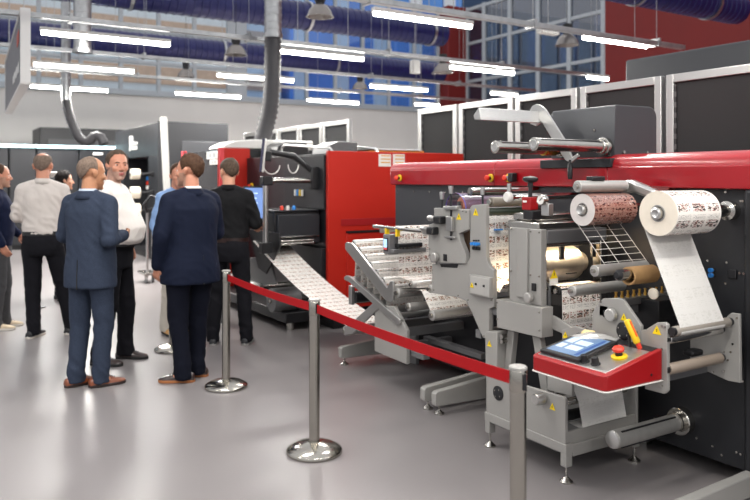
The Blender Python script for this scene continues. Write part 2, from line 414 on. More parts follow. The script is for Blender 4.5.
for a, L, lab in (
    ((373, 13), 1.5, 'lit fluorescent batten nearest the camera, right of the front bell lamp'),
    ((583, 37), 1.35, 'lit fluorescent batten before the red wall'),
    ((280, 51), 1.5, 'lit fluorescent batten beside the ringed grey hose, on the second rail'),
    ((40, 32), 1.75, 'long lit fluorescent batten crossing behind the short silver pipe'),
    ((450, 67), 1.5, 'lit fluorescent batten just right of the bell lamp by the red column'),
    ((33, 64), 1.7, 'lit fluorescent batten behind the hanging sign, the upper of two'),
    ((217, 75), 1.6, 'lit fluorescent batten passing behind the ringed grey hose'),
    ((30, 86), 1.6, 'lit fluorescent batten behind the hanging sign, the lower of two'),
    ((175, 93), 1.6, 'lit fluorescent batten low above the white wall, between sign and hose'),
    ((370, 86), 1.5, 'lit fluorescent batten right of the farthest bell lamp'),
    ((307, 100), 1.5, 'lit fluorescent batten low above the white wall, right of the hose'),
    ((415, 104), .8, 'short lit fluorescent batten just above the first black screen'),
    ((491, 93), .8, 'lit fluorescent batten just above the second black screen'),
    ((587, 77), .6, 'small lit fluorescent batten above the third black screen'),
):
    batten(a, 3.55, L, True, lab)
for x, y in ((-2.6, 4.6), (.4, 4.6), (3.4, 4.2), (-2.6, 1.4), (.6, 1.2), (3.2, .8), (-2, -1.6), (1.4, -2), (4.6, -1.6)):  # unseen battens added overhead and behind the camera to light the near hall
    batten_xyz(x, y, 3.55, 1.5, 'added unseen fluorescent batten lighting the near hall from overhead')
# ------------------------------------------------------------------ bell lamps
BELL = mat('smoked_bell_shade', '8c8682', .25, .5)
def bell(px, py, d, label):
    p = rd(px, py, d); t = thing('bell_lamp', label, 'pendant lamp', p, 'bell lamps under the roof')
    r = .21
    prof = [(0, .001), (0, .075), (.03, .12), (.10, .175), (.19, r), (.20, r + .015), (.20, r - .01), (.11, .15), (.05, .09), (.05, .001)]
    MB().rod((p.x, p.y, p.z + .12), (p.x, p.y, p.z - .3), prof, 28).build('shade', BELL, t)
    MB().rod((p.x, p.y, p.z + .3), (p.x, p.y, p.z), [(0, .001), (0, .075), (.02, .085), (.13, .085), (.15, .07), (.19, .07), (.19, .001)], 20).build('gear_housing', BLACK, t)
    MB().cyl((p.x, p.y, p.z + .3), (p.x, p.y, 8.6), .006, n=5).build('hanger', BLACK, t)
    MB().ball((p.x, p.y, p.z + .02), .055, n=12).build('bulb', WHITE_PL, t)
bell(320, 12, 11.5, 'bell lamp nearest the camera, left of the front batten')
bell(236, 51, 14, 'bell lamp just left of the ringed grey hose')
bell(186, 74, 18, 'bell lamp above the white wall between the silver pipe and hose')
bell(567, 41, 13, 'bell lamp left of the batten before the red wall')
bell(443, 69, 15, 'bell lamp left of the red column')
bell(360, 86, 20, 'smallest, farthest bell lamp, hanging before the blue windows')
for px, py, d, lab in ((415, 67, 13, 'small white speaker box hung on the second rail'), (548, 31, 11.5, 'white emergency light box on the rail beside a bell lamp')):
    p = rd(px, py, d); t = thing('junction_box', lab, 'ceiling unit', p)
    if px < 500: MB().obox(p, (.16, .12, .24)).build('case', WHITE_PL, t, .02)
    else: MB().obox(p, (.4, .14, .12)).build('case', WHITE_PL, t, .03)
    MB().cyl((p.x, p.y, p.z + .05), (p.x, p.y, 8.6), .006, n=6).build('hanger', GALV, t)
# ------------------------------------------------------------------ vertical pipes and hoses
def corrugated(path, r, n=20, pitch=.07):
    """ringed hose along a smooth path"""
    P = [Vector(p) for p in path]; pts = []
    def cr(p0, p1, p2, p3, t): return .5 * ((2*p1) + (p2-p0)*t + (2*p0-5*p1+4*p2-p3)*t*t + (3*p1-p0-3*p2+p3)*t**3)
    for i in range(len(P) - 1):
        a, b, c, d = P[max(i-1,0)], P[i], P[i+1], P[min(i+2, len(P)-1)]
        k = max(2, int((c - b).length / (pitch / 2)))
        pts += [cr(a, b, c, d, j / k) for j in range(k)]
    pts.append(P[-1])
    return pts, [r if i % 2 else r * .86 for i in range(len(pts))]
p = rd(82.5, 53, 10.7)
t = thing('silver_vent_pipe', 'short silver spiral pipe hanging open-ended before the batten', 'pipe', p)
m = MB(); spiral(m, p, (p.x, p.y, 5.2), .125, .1, .006, 24); m.build('spiral_tube', GALV, t, angle=25)
MB().pipe(p, p + Vector((0,0,.05)), .14, .12).build('end_collar', GALV, t)
# hose over the red machine
d = 10.2; a = rd(273, 36, d)
t = thing('extraction_hose', 'ringed dark grey hose hanging from a silver pipe onto the red machine', 'hose', rd(263, 140, d), 'extraction hoses')
m = MB(); spiral(m, a, (a.x, a.y, 5.0), .12, .1, .006, 24); m.build('rigid_pipe', GALV, t, angle=25)
MB().pipe(a - Vector((0,0,.03)), a + Vector((0,0,.03)), .135, .11).build('clamp', GALV, t)
pts, rr = corrugated([a, rd(272.5, 62, d), rd(272, 85, d), rd(270, 108, d), rd(266, 126, d), rd(262, 143, d)], .125)
MB().tube(pts, rr, 20).build('flexible_hose', FLEX, t, angle=60)
d = 15.6; a = rd(66, 100, d)
t = thing('extraction_hose', 'ringed grey hose curling down behind the back cabinets from a white pipe', 'hose', rd(98, 142, d), 'extraction hoses')
m = MB(); spiral(m, a, (a.x, a.y, 5.4), .1, .12, .006, 20); m.build('rigid_pipe', GALV, t, angle=25)
pts, rr = corrugated([a, rd(68, 110, d), rd(73, 125, d), rd(80, 138, d), rd(88, 141.5, d), rd(95, 136, d), rd(101, 137.5, d), rd(104, 144, d)], .105)
MB().tube(pts, rr, 18).build('flexible_hose', FLEX, t, angle=60)
# ------------------------------------------------------------------ hanging sign
SIGN = mat('grey_sign_face', '75757a', .5); SIGNF = mat('white_sign_frame', 'e6e5e2', .45)
a, b = rd(25.5, 9, 8.6), rd(8.5, 62, 12.6)
ta, tb = Vector((a.x, a.y, 0)), Vector((b.x, b.y, 0)); dirv = (tb - ta).normalized(); nrm = Vector((-dirv.y, dirv.x, 0)); Ls = (tb - ta).length
z1 = a.z; z0 = rd(25.5, 83, 8.6).z
t = thing('hanging_sign', 'grey double-sided sign board with white edge hanging from the roof', 'sign', (a.x, a.y, z0))
Ms = Matrix((dirv, nrm, Vector((0,0,1)))).transposed()
cen = (ta + tb) / 2 + Vector((0, 0, (z0 + z1) / 2)) - nrm * .0
MB().obox(cen, (Ls - .04, .09, z1 - z0 - .04), Ms).build('board', SIGN, t)
m = MB()
for e in (-1, 1): m.obox(cen + dirv * e * Ls / 2, (.03, .11, z1 - z0), Ms)
m.obox(cen + Vector((0,0,(z1 - z0) / 2)), (Ls, .11, .03), Ms); m.obox(cen - Vector((0,0,(z1 - z0) / 2)), (Ls, .11, .03), Ms)
m.build('edge_frame', SIGNF, t)
m = MB()
sgn = 1
def on_sign(u, v, w, h): m.obox(ta + dirv * u + nrm * (.05 * sgn) + Vector((0,0,z0 + v)), (w, .006, h), Ms)
on_sign(.62, .62, .42, .16); m.build('red_logo', mat('faded_red_print', 'c0584a', .5), t)
WPR = mat('white_print', 'e2e2e0', .5)
for k in range(9):
    m = MB(); on_sign(.45 + k * .17, .24, .11, .10 + .03 * (k % 3 == 0)); m.build('letter', WPR, t)
for u in (.3, Ls - .4):
    q = ta + dirv * u
    MB().cyl((q.x, q.y, z1), (q.x, q.y, 8.6), .006, n=5).build('hanger_wire', GALV, t)
# ------------------------------------------------------------------ aluminium framed black screens
def screen(y0, y1, label, X=5.5, top=2.49, skew=0):
    t = thing('acoustic_screen', label, 'screen', (X, (y0 + y1) / 2, 0), 'black screens in aluminium frames')
    m = MB(); w = .07
    m.box(X - .03, X + .03, y0, y0 + w, 0, top); m.box(X - .03, X + .03, y1 - w, y1, 0, top)
    m.box(X - .03, X + .03, y0 + w, y1 - w, top - w, top); m.box(X - .03, X + .03, y0 + w, y1 - w, .1, .1 + w)
    m.build('frame', ALU, t, .004)
    MB().box(X - .01, X + .012, y0 + w, y1 - w, .1 + w, top - w).build('black_panel', BLACKM, t)
    MB().box(X - .022, X - .010, y1 - w - .022, y1 - w - .002, .2, top - w - .02).build('slotted_strip', SLOTS, t)
    for y in (y0 + .1, y1 - .1): MB().box(X - .25, X + .25, y - .04, y + .04, 0, .05).build('foot', ALU, t, .01)
ys = [(2.55, 4.03, 'black screen in an aluminium frame behind the right end of the press'), (4.08, 5.0, 'black aluminium-framed screen behind the slate reel housing'), (5.05, 5.92, 'narrower black framed screen left of the reel housing'), (5.97, 6.9, 'black framed screen second from the left end of the near row'), (6.95, 7.75, 'last black framed screen of the near row, beside the white wall')]
for y0, y1, lab in ys: screen(y0, y1, lab)
for i, (y0, y1) in enumerate(((9.55, 10.4), (10.45, 11.25), (11.3, 12.1), (12.15, 12.95), (13.0, 13.8))):
    screen(y0, y1, ('black framed screen at the right end of the far row behind the red machine', 'second black framed screen from the right in the far row', 'third black framed screen from the right in the far row', 'fourth black framed screen from the right in the far row', 'black framed screen of the far row closest to the ringed hose')[i])
t = thing('slate_enclosure', 'tall slate grey steel enclosure behind the framed screens', 'cabinet', (7.5, 4, 0))
MB().box(6.5, 8.5, 1.5, 5.3, .1, 2.88).build('body', SLATE, t, .02)
MB().box(6.55, 8.45, 1.55, 5.25, 0, .1).build('plinth', BLACK, t)
# ------------------------------------------------------------------ dark cabinets along the back wall
CABX = [0, .85, 1.64, 2.2, 3.1, 3.95]
LED = emit('pale_blue_light_strip', 'bfe6ef', 1.6)
for i in range(5):
    x0, x1 = CABX[i], CABX[i+1] - .02
    t = thing('tall_cabinet', ('charcoal tall cabinet at the far left of the back row', 'charcoal tall cabinet behind the man in the dark jumper', 'charcoal tall cabinet behind the bald man in the pale shirt', 'charcoal tall cabinet behind the dark-haired woman', 'charcoal tall cabinet at the right end of the back row')[i], 'cabinet', ((x0 + x1) / 2, 18, 0), 'charcoal cabinets along the back')
    MB().box(x0, x1, 18, 18.7, .08, 2.28).build('carcass', DARK, t, .006)
    MB().box(x0 + .03, x1 - .03, 18.04, 18.66, 0, .08).build('plinth', BLACK, t)
    MB().box(x0 + .02, x1 - .02, 17.97, 17.998, .1, 2.24).build('door', DARK, t, .004)
    MB().cyl((x1 - .14, 17.94, .95), (x1 - .14, 17.94, 1.25), .012, n=8).build('handle', STEEL, t)
t = thing('light_strip', 'pale blue light strip along the top edge of the back cabinets', 'light strip', (2, 18, 2.28))
MB().box(CABX[0], CABX[-1], 17.92, 18.05, 2.28, 2.345).build('diffuser', LED, t, .004)
MB().box(CABX[0], CABX[-1], 18.05, 18.7, 2.28, 2.34).build('cover', BLACK, t)
p0, p1 = ry(40, 127, 20.5), ry(126, 145, 20.5)
t = thing('dark_container', 'dark flat-topped unit on the floor behind the back cabinets', 'cabinet', (4, 20.5, 0))
MB().box(p0.x, 7.0, 20.5, 22, 0, p0.z).build('body', DARK, t, .01)
MB().box(p0.x + .2, 6.8, 20.47, 20.5, .3, p0.z - .3).build('front_panel', SLATE, t)
# ================================================================== THE NEAR PRESS
PX = 3.6                      # operator face of the press; stations stand out towards the aisle (-x)
def bolts(pts, parent, r=.009, n=8, name='bolt', m=None):
    """screw heads sunk in a panel"""
    for p in pts: MB().cyl((p[0] + .004, p[1], p[2]), (p[0] - .006, p[1], p[2]), r, r * .8, n).build(name, m or STEEL, parent)
def warning(parent, p, s=.032, face='x'):
    """yellow warning triangle with a black mark, stuck flat on a surface"""
    p = Vector(p)
    def q(u, v, o): return p + (Vector((-o, -u, v)) if face == 'x' else Vector((u, -o, v)))
    t = MB().prism([q(-s * .6, -s * .5, .001), q(s * .6, -s * .5, .001), q(0, s * .55, .001)], q(0, 0, .0025) - p - (q(0,0,.001) - p)).build('warning_sign', WARN, parent)
    m = MB(); m.prism([q(-s*.06, -.26*s, .003), q(s*.1, -.05*s, .003), q(s*.02, -.05*s, .003), q(s*.1, .22*s, .003), q(-s*.12, 0, .003), q(-s*.02, 0, .003)], q(0,0,.001) - p)
    m.build('black_symbol', BLACK, t)
    return t
def knob(parent, p, r=.022, L=.03, m=None, name='knob'):
    return MB().rod((p[0], p[1], p[2]), (p[0] - L, p[1], p[2]), [(0, r * .6), (L * .3, r * .6), (L * .35, r), (L * .9, r), (L, r * .85)], 20).build(name, m or ALU, parent)
def roller(parent, y, z, r, x0, x1, m, name='roller', endr=None, endm=None):
    o = MB().rod((x0, y, z), (x1, y, z), [(0, r * .9), (.004, r), (x1 - x0 - .004, r), (x1 - x0, r * .9)], 28).build(name, m, parent)
    e = endr or r * .45
    MB().cyl((x0 - .018, y, z), (x1 + .02, y, z), e, n=16).build('shaft', endm or STEEL, o)
    return o
def estop(parent, p, face='x', s=1.0):
    d = Vector((-1,0,0)) if face == 'x' else Vector(face); p = Vector(p)
    c = MB().rod(p, p + d * .012, [(0, .03*s), (.009, .03*s), (.012, .026*s)], 24).build('stop_collar', YELLOW, parent)
    MB().rod(p, p + d, [(.01, .014*s), (.03, .014*s)], 16).build('neck', BLACK, c)
    MB().rod(p, p + d, [(.028, .012*s), (.032, .021*s), (.044, .022*s), (.052, .016*s), (.054, .001)], 20).build('red_button', REDBTN, c)
    return c
def level_foot(parent, x, y, z, r=.035):
    f = MB().rod((x, y, 0), (x, y, z), [(0, r), (.008, r), (.02, r * .55), (.03, r * .3), (.03, r * .2), (z, r * .2)], 18).build('levelling_foot', STEEL, parent)
    return f

press = thing('label_press', 'dark slate press body with a red top beam, behind the paper rolls and stations', 'printing press', (4.4, 3.2, 0))
MB().box(PX, 5.2, 2.17, 5.45, .09, 1.545).build('slate_body', DARK, press, .006)
MB().box(PX - .05, 5.2, .6, 2.165, .07, 1.545).build('end_cabinet', DARK, press, .02)
MB().box(PX - .004, PX + .02, 3.3, 5.44, .75, 1.54).build('upper_panel', SLATE, press, .002)
def beam(y0, y1, name='red_beam', top=1.735):
    pr = [(PX - .03, 1.54), (PX - .05, 1.545), (PX - .055, 1.665)]
    for k in range(7):
        a = pi - k * pi / 12; pr.append((PX + .03 + .085 * cos(a), 1.665 + (top - 1.665) * sin(a)))
    pr += [(5.2, top), (5.2, 1.54)]
    return MB().prism([(x, y0, z) for x, z in pr], (0, y1 - y0, 0)).build(name, RED, press, .004, angle=50)
beam(4.062, 5.45); beam(3.03, 4.057); beam(.6, 3.025, top=1.745)
for i, pxx in enumerate((396, 487, 505)):
    p = rx(pxx + 4, 178, PX - .056); estop(press, p)
p = rx(515, 177.5, PX - .056)
c = MB().box(p.x - .05, p.x, p.y - .022, p.y + .022, p.z - .03, p.z + .032).build('black_connector', BLACK, press, .006)
MB().cyl((p.x - .03, p.y + .02, p.z), (p.x - .03, p.y + .05, p.z), .014, n=12).build('cable_gland', STEEL, c)
p = rx(691, 158, PX + .1)
pts = [rx(x, y, PX - .004) for x, y in ((398,191.5),(414,191.5),(430,192),(446,192.5),(463,192),(526,193),(545,194))]
bolts(pts, press)
bolts([rx(x, y, PX) for x, y in ((726,192),(741,201),(743,201),(708,260.5),(727,262.5),(726,283.5),(740,273),(744,273.5),(737.5,380),(743,381),(655,418),(665,434),(697,438),(713,446),(722,455),(737,452),(741,454),(690,371))], press, .008)
for py in (270, 275):
    p = rx(714, py, PX); q = MB().cyl(p, p - Vector((.02,0,0)), .013, n=14).build('air_fitting', STEEL, press)
    MB().cyl(p - Vector((.015,0,0)), p - Vector((.035,-.004,0)), .012, n=14).build('blue_push_ring', BLUE_PL, q)
p = rx(733, 274, PX); MB().box(PX - .012, PX, p.y - .024, p.y + .024, p.z - .024, p.z + .024).build('black_socket', BLACK, press, .004)
for x, y in ((3.72, 2.9), (3.72, 4.3), (3.72, 5.3), (5.0, 2.9), (5.0, 5.3), (5.0, 1.0)):
    MB().rod((x, y, 0), (x, y, .1), [(0, .05), (.03, .05), (.035, .035), (.1, .035)], 18).build('foot', STEEL, press)
# tapered outrigger feet
def outrigger(y, x0, x1, h0, h1, zb, w=.05):
    o = MB().prism([(x0, y - w/2, zb + .012), (x0 + .012, y - w/2, zb), (x1, y - w/2, zb - .02), (x1, y - w/2, zb - .02 + h1), (x0 + .02, y - w/2, zb + h0), (x0, y - w/2, zb + h0 - .012)], (0, w, 0)).build('outrigger', mat('light_grey_enamel_%d' % int(y * 100), 'a3a19d', .4, .2), press, .006)
    level_foot(o, x0 + .05, y, zb + .01)
    return o
outrigger(2.12, 2.3, PX - .05, .055, .11, .03, .06)
outrigger(3.97, 2.93, PX, .10, .17, .06); outrigger(4.1, 2.93, PX, .10, .17, .06)
outrigger(5.45, 3.03, 3.8, .10, .18, .06)
# lower air shaft for the waste reel
p = rx(683, 424, PX); y, z = p.y, .252
sh = MB().rod((PX, y, z), (3.02, y, z), [(0, .046), (.55, .046), (.575, .046), (.58, .04)], 32).build('air_shaft', ALU_R, press)
MB().rod((PX, y, z), (PX - .08, y, z), [(0, .075), (.045, .075), (.05, .07), (.05, .056), (.08, .056)], 32).build('flange', STEEL, sh)
m = MB(); m.rod((3.02, y, z), (3.012, y, z), [(0, .044), (.004, .044), (.008, .036)], 24); m.build('end_cap', ALU, sh)
for a in (.9, 3.0):
    yy, zz = y + .046 * cos(a + 1.2), z + .046 * sin(a + 1.2)
    MB().bar((3.06, yy, zz), (3.5, yy, zz), .008, .008).build('expanding_leaf', BLACK, sh)

# ------------------------------------------------------------------ reel head standing on the beam
head = thing('unwind_head', 'slate housing with two steel reel shafts standing on the red beam', 'reel unwinder', (3.8, 3.28, 1.73))
pr = [(3.6, 1.72), (3.6, 2.03), (3.615, 2.05)]
for k in range(7):
    a = pi / 2 - k * pi / 12; pr.append((3.93 + .07 * cos(a), 1.985 + .068 * sin(a)))
pr += [(4.0, 1.72)]
MB().prism([(x, 3.015, z) for x, z in pr], (0, .53, 0)).build('housing', SLATE, head, .006, angle=50)
MB().box(3.53, 4.02, 2.985, 3.58, 1.665, 1.72).build('base_plate', DARK, head, .004)
bolts([(3.6, 3.17, 1.9), (3.6, 3.17, 1.83), (3.6, 3.05, 1.74), (3.6, 3.5, 1.76)], head, .01)
bolts([], head) if False else None
for x in (3.68, 3.9): MB().cyl((x, 3.016, 1.76), (x, 3.006, 1.76), .01, n=10).build('cover_bolt', STEEL, head)
def shaft(parent, y, z, x0, x1, r=.038, collar=True):
    s_ = MB().rod((x1, y, z), (x0, y, z), [(0, r), (x1 - x0 - .02, r), (x1 - x0 - .02, r * 1.05), (x1 - x0 - .004, r * 1.05), (x1 - x0, r * .9)], 32).build('reel_shaft', STEEL, parent)
    MB().rod((x1, y, z), (x1 - .06, y, z), [(0, r * 1.5), (.03, r * 1.5), (.034, r * 1.35), (.034, r * 1.25), (.055, r * 1.25), (.06, r * 1.1)], 28).build('flange', STEEL, s_)
    MB().bar((x0 + .04, y - r * .7, z + r * .72), (x1 - .1, y - r * .7, z + r * .72), .006, .006).build('expanding_leaf', BLACK, s_)
    MB().rod((x0 + .001, y, z), (x0 - .004, y, z), [(0, r * .75), (.004, r * .7), (.004, r * .45), (.002, r * .4)], 20).build('valve_cap', ALU, s_)
    return s_
shaft(head, 3.085, 1.795, 2.99, 3.6); s2 = shaft(head, 3.42, 1.79, 2.99, 3.6)
MB().pipe((3.40, 3.42, 1.79), (3.5, 3.42, 1.79), .046, .037).build('brass_collar', BRASS, s2)
arm = MB().plate([(530,110),(532,106),(536,104),(541,105.5),(545,109),(564,139),(572,157),(577,153.5),(579,156),(570.5,163),(565,160),(553,141),(541,121),(536,126),(530,124)], 3.4, .014).build('dancer_arm', ALU, head, .003)
q0, q1 = rx(536, 117, 3.4), None
b_ = MB(); b_.prism([(2.9, q0.y - .02, q0.z + .036), (2.9, q0.y + .03, q0.z - .01), (2.9, q0.y + .02, q0.z - .038), (2.9, q0.y - .04, q0.z - .042), (2.9, q0.y - .03, q0.z + .008)], (.52, 0, 0)); b_.build('guide_bar', ALU, arm, .003)
p = rx(570, 163, 3.4); h = MB().rod((p.x, p.y, p.z + .02), (p.x, p.y, p.z - .1), [(0, .008), (.02, .008), (.03, .014), (.1, .016), (.12, .012)], 14).build('black_handle', BLACK, arm)

# ------------------------------------------------------------------ printed label roll and its web
def reel(t, y, z, r, ri, x0, x1, paper, side, core, coremat=None):
    n = 48
    path = [(y + r * sin(2*pi*k/n), z + r * cos(2*pi*k/n)) for k in range(n + 1)]
    MB().web(path, x0, x1).build('paper_winding', paper, t, angle=60)
    for x in (x0, x1):
        m = MB(); a = [m.bm.verts.new((x, y + r * sin(2*pi*k/n), z + r * cos(2*pi*k/n))) for k in range(n)]
        b = [m.bm.verts.new((x, y + ri * sin(2*pi*k/n), z + ri * cos(2*pi*k/n))) for k in range(n)]
        for k in range(n): m._f((a[k], a[(k+1) % n], b[(k+1) % n], b[k]))
        m.build('wound_edge', side, t)
    MB().pipe((x0 - .002, y, z), (x1 + .002, y, z), ri + .001, ri - .006, 36).build('core', core, t)
EDGE = mat('wound_paper_edge', 'e0d6c6', .6, 0, .03, 40)
RY_, RZ_ = 2.255, 1.43
t = thing('label_roll', 'big white roll of printed labels with its web hanging down to the console', 'paper roll', (3.25, RY_, RZ_))
reel(t, RY_, RZ_, .108, .04, 3.0, 3.34, PRINT_R, EDGE, GREY)
sh_ = MB().rod((PX, RY_, RZ_), (2.985, RY_, RZ_), [(0, .05), (.05, .05), (.06, .0325), (.6, .0325), (.615, .029)], 32).build('reel_shaft', STEEL, press)
MB().rod((2.986, RY_, RZ_), (2.975, RY_, RZ_), [(0, .029), (.006, .029), (.011, .02), (.006, .012), (.006, .001)], 24).build('valve_cap', ALU, sh_)
# web from the roll down to the rubber roller, then off to the chrome one below
WY, WZ = 2.15, .885
d_ = Vector((WY - (RY_ + .1), WZ - (RZ_ + .03)))
path = [(RY_ + .1085 * cos(a), RZ_ + .1085 * sin(a)) for a in (.9, .6, .3, .12)]
steps = 14
tp = (RY_ + .1075, RZ_ - .01); bt = (WY - .022, WZ + .004)
for k in range(steps + 1):
    s = k / steps; path.append((tp[0] + (bt[0] - tp[0]) * s, tp[1] + (bt[1] - tp[1]) * s))
for a in (190, 215, 245, 275): path.append((WY + .0245 * cos(radians(a)), WZ + .0245 * sin(radians(a))))
o = MB().web(path, 3.0, 3.34).build('paper_web', PRINT_G, None, angle=60)
tag(o, 'blank back of the label web sloping down from the big white roll', 'paper web')
# laminate film roll
FY, FZ = 2.727, 1.43
t = thing('film_roll', 'clear-edged roll of brown patterned film on the shaft left of the white roll', 'film roll', (3.22, FY, FZ))
reel(t, FY, FZ, .086, .036, 3.0, 3.34, FILM_R, mat('wound_film_edge', 'cfc8c4', .25, 0, .04, 30, coat=.5), CLEAR)
sh_ = MB().rod((PX, FY, FZ), (2.985, FY, FZ), [(0, .05), (.05, .05), (.06, .03), (.6, .03), (.615, .026)], 32).build('reel_shaft', STEEL, press)
MB().rod((2.986, FY, FZ), (2.978, FY, FZ), [(0, .026), (.008, .022), (.004, .01), (.004, .001)], 24).build('valve_cap', ALU, sh_)
p = rx(577, 186.5, 2.98)
o = roller(press, p.y, p.z, .032, 2.98, 3.36, ALU_R, 'nip_roller')
q = rx(653, 190, 3.5)
MB().prism([(3.38, p.y - .05, p.z - .04), (3.38, p.y + .05, p.z - .04), (3.38, p.y + .05, p.z + .03), (3.38, p.y - .02, p.z + .035), (3.38, p.y - .18, p.z - .02), (3.38, p.y - .18, p.z - .08)], (.06, 0, 0)).build('pivot_arm', ALU, o, .015)
MB().cyl((3.4, p.y - .13, p.z - .03), (PX, p.y - .13, p.z - .03), .03, n=16).build('pivot', STEEL, o)
m_ = MB().box(3.08, 3.18, p.y - .02, p.y + .03, p.z + .03, p.z + .055).build('black_catch', BLACK, o, .006)
# waste skeleton: the ladder of film strips left after the labels are stripped
a0, a1 = Vector((0, FY + .03, FZ - .082)), Vector((0, 2.575, 1.15))
dd = a1 - a0
m = MB()
for x in (3.0, 3.11, 3.22, 3.33):
    m.prism([(x, a0.y, a0.z), (x + .004, a0.y, a0.z), (x + .004, a1.y, a1.z), (x, a1.y, a1.z)], (0, .0004, .0002))
for k in range(1, 7):
    c = a0 + dd * (k / 6.4)
    m.prism([(3.0, c.y, c.z), (3.336, c.y, c.z), (3.336, c.y + dd.y * .008, c.z + dd.z * .008), (3.0, c.y + dd.y * .008, c.z + dd.z * .008)], (0, .0004, .0002))
o = m.build('waste_matrix', PAPER); tag(o, 'ladder-like waste film skeleton stripped from below the brown film roll', 'waste film')

# ------------------------------------------------------------------ slitting and rewinding station (right), grey side plates
slit = thing('slitting_station', 'grey-plated slitting station with warning triangles behind the red console', 'press station', (3.2, 2.35, .6))
fp = MB().plate([(592,345),(592,313),(597,304),(603,298.5),(619,298),(623,300),(641,326),(641,352)], 2.96, .02).build('front_plate', GREY, slit, .003)
sp_ = MB().plate([(641,330),(645,330),(657,322.5),(664.5,322.5),(667,325),(667,391),(664,394),(645,389),(641,352)], 2.95, .022).build('corner_plate', GREY, slit, .003)
p = rx(613.5, 314.5, 2.96); knob(fp, p, .032, .035, ALU_R)
p = rx(624, 317, 2.96); warning(fp, p, .034)
p = rx(657, 330, 2.95); warning(sp_, p, .04)
p = rx(606, 313.5, 2.96); MB().box(2.952, 2.961, p.y - .012, p.y + .012, p.z - .018, p.z + .018).build('black_label', BLACK, fp)
p = rx(624.5, 331, 2.96); rr = MB().rod((2.961, p.y, p.z), (2.95, p.y, p.z), [(0, .045), (.008, .045), (.011, .04)], 32).build('black_bearing_cap', BLACK, fp)
bolts([(2.951, p.y + .03 * cos(a), p.z + .03 * sin(a)) for a in (.5, 2.1, 3.7, 5.3)], rr, .005)
bolts([rx(x, y, 2.95) for x, y in ((662,326),(662,349),(662,386),(665,327))], sp_, .006)
bolts([rx(x, y, 2.96) for x, y in ((601,302),(637,332))], fp, .006)
bp = MB().plate([(724,329),(727,316),(731,313),(739,314),(740,383),(728,381),(704,370),(690,372),(690,330)], 3.42, .02).build('rear_plate', GREY, slit, .003)
bolts([rx(x, y, 3.42) for x, y in ((737,318),(733,344),(731,352),(724,352),(728,360),(724,371),(713,372))], bp, .006)
roller(slit, WY, WZ, .0235, 2.975, 3.40, mat('grey_rubber_roller', '8c857c', .6), 'rubber_roller', .02, BLACK)
p = rx(669, 339, 2.98); roller(slit, p.y, p.z, .022, 2.97, 3.38, CHROME, 'chrome_roller', .015, BLACK)
p = rx(669, 369, 2.98); roller(slit, p.y, p.z, .026, 2.97, 3.38, mat('taupe_rubber_roller', '8a7d70', .55), 'lower_roller', .018, BLACK)
MB().box(2.97, 3.2, 2.28, 2.33, .80, .85).build('white_block', WHITE_PL, slit, .01)
MB().obox((3.25, 2.24, .735), (.09, .06, .03)).build('black_stop', BLACK, slit, .01)
for y, z in ((2.55, .92), (2.62, .70), (2.3, .63)):
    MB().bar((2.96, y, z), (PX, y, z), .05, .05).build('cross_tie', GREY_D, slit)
# manifold with brass nozzles
p = rx(612, 300, 3.0)
mf = MB().box(3.0, 3.45, p.y - .02, p.y + .025, p.z - .035, p.z + .005).build('nozzle_manifold', ALU, slit, .003)
for k in range(9):
    x = 3.03 + k * .046; MB().rod((x, p.y, p.z), (x, p.y, p.z + .04), [(0, .009), (.018, .009), (.02, .006), (.034, .006), (.036, .008), (.04, .008)], 10).build('brass_nozzle', BRASS, mf)
MB().prism([(3.2, 2.40, .88), (3.2, 2.46, .80), (3.2, 2.56, .80), (3.2, 2.60, .97), (3.2, 2.40, .97)], (.2, 0, 0)).build('black_waste_chute', BLACK, slit, .004)
# guide rollers in front of the drum
p = rx(594, 271, 2.97); roller(slit, p.y, p.z, .031, 2.97, 3.38, ALU_R, 'guide_roller', .012)
p = rx(571.5, 291.2, 2.96); roller(slit, p.y, p.z, .03, 2.96, 3.37, ALU_R, 'guide_roller', .012)
p = rx(655, 293.5, 3.12); knob(slit, p, .028, .02, EDGE)
# cardboard core on its spindle
p = rx(628, 276, 3.03)
t = thing('cardboard_core', 'short brown cardboard core on the spindle below the waste film', 'cardboard tube', (3.12, p.y, p.z))
MB().pipe((3.03, p.y, p.z), (3.22, p.y, p.z), .046, .037, 36).build('tube_wall', KRAFT, t)
sp2 = MB().cyl((2.96, p.y, p.z + .008), (PX, p.y, p.z + .008), .029, n=24).build('core_spindle', STEEL, slit)
MB().rod((2.99, p.y, p.z + .01), (2.94, p.y, p.z + .01), [(0, .02), (.01, .028), (.03, .028), (.05, .016)], 16).build('black_clamp', BLACK, sp2)
# ------------------------------------------------------------------ drying station (lit drum) in the middle
dry = thing('drying_station', 'grey boxed station with a warm-lit polished drum inside', 'press station', (3.2, 3.15, .7))
lb = MB().plate([(496,299),(541.6,308),(541.6,338),(497,327.5)], 2.95, .09).build('lower_block', GREY, dry, .003)
bolts([rx(x, y, 2.95) for x, y in ((497.5,302.5),(539.5,312.5),(539.5,330.5),(497.5,319))], lb, .006)
ub = MB().plate([(509.5,227),(541.6,229.7),(541.6,307),(509.5,300.5)], 2.985, .04).build('upper_box', GREY, dry, .003)
MB().plate([(516.8,227.8),(527,228.6),(527,298.5),(516.8,296.5)], 2.972, .02).build('raised_cover', GREY, ub, .003)
MB().plate([(530,229.2),(541,230.1),(541,306),(530,303.5)], 2.978, .012).build('door_panel', GREY, ub, .002)
bolts([rx(x, y, 2.978) for x, y in ((530.7,231.5),(539.5,232.5),(530.7,275),(539.5,276.5),(511,228.8),(511,271))], ub, .006)
p = rx(534.5, 287, 2.977); MB().box(2.965, 2.977, p.y - .014, p.y + .014, p.z - .022, p.z + .022).build('black_label', BLACK, ub, .002)
p = rx(531.5, 297, 2.977); knob(ub, p, .028, .04, ALU_R)
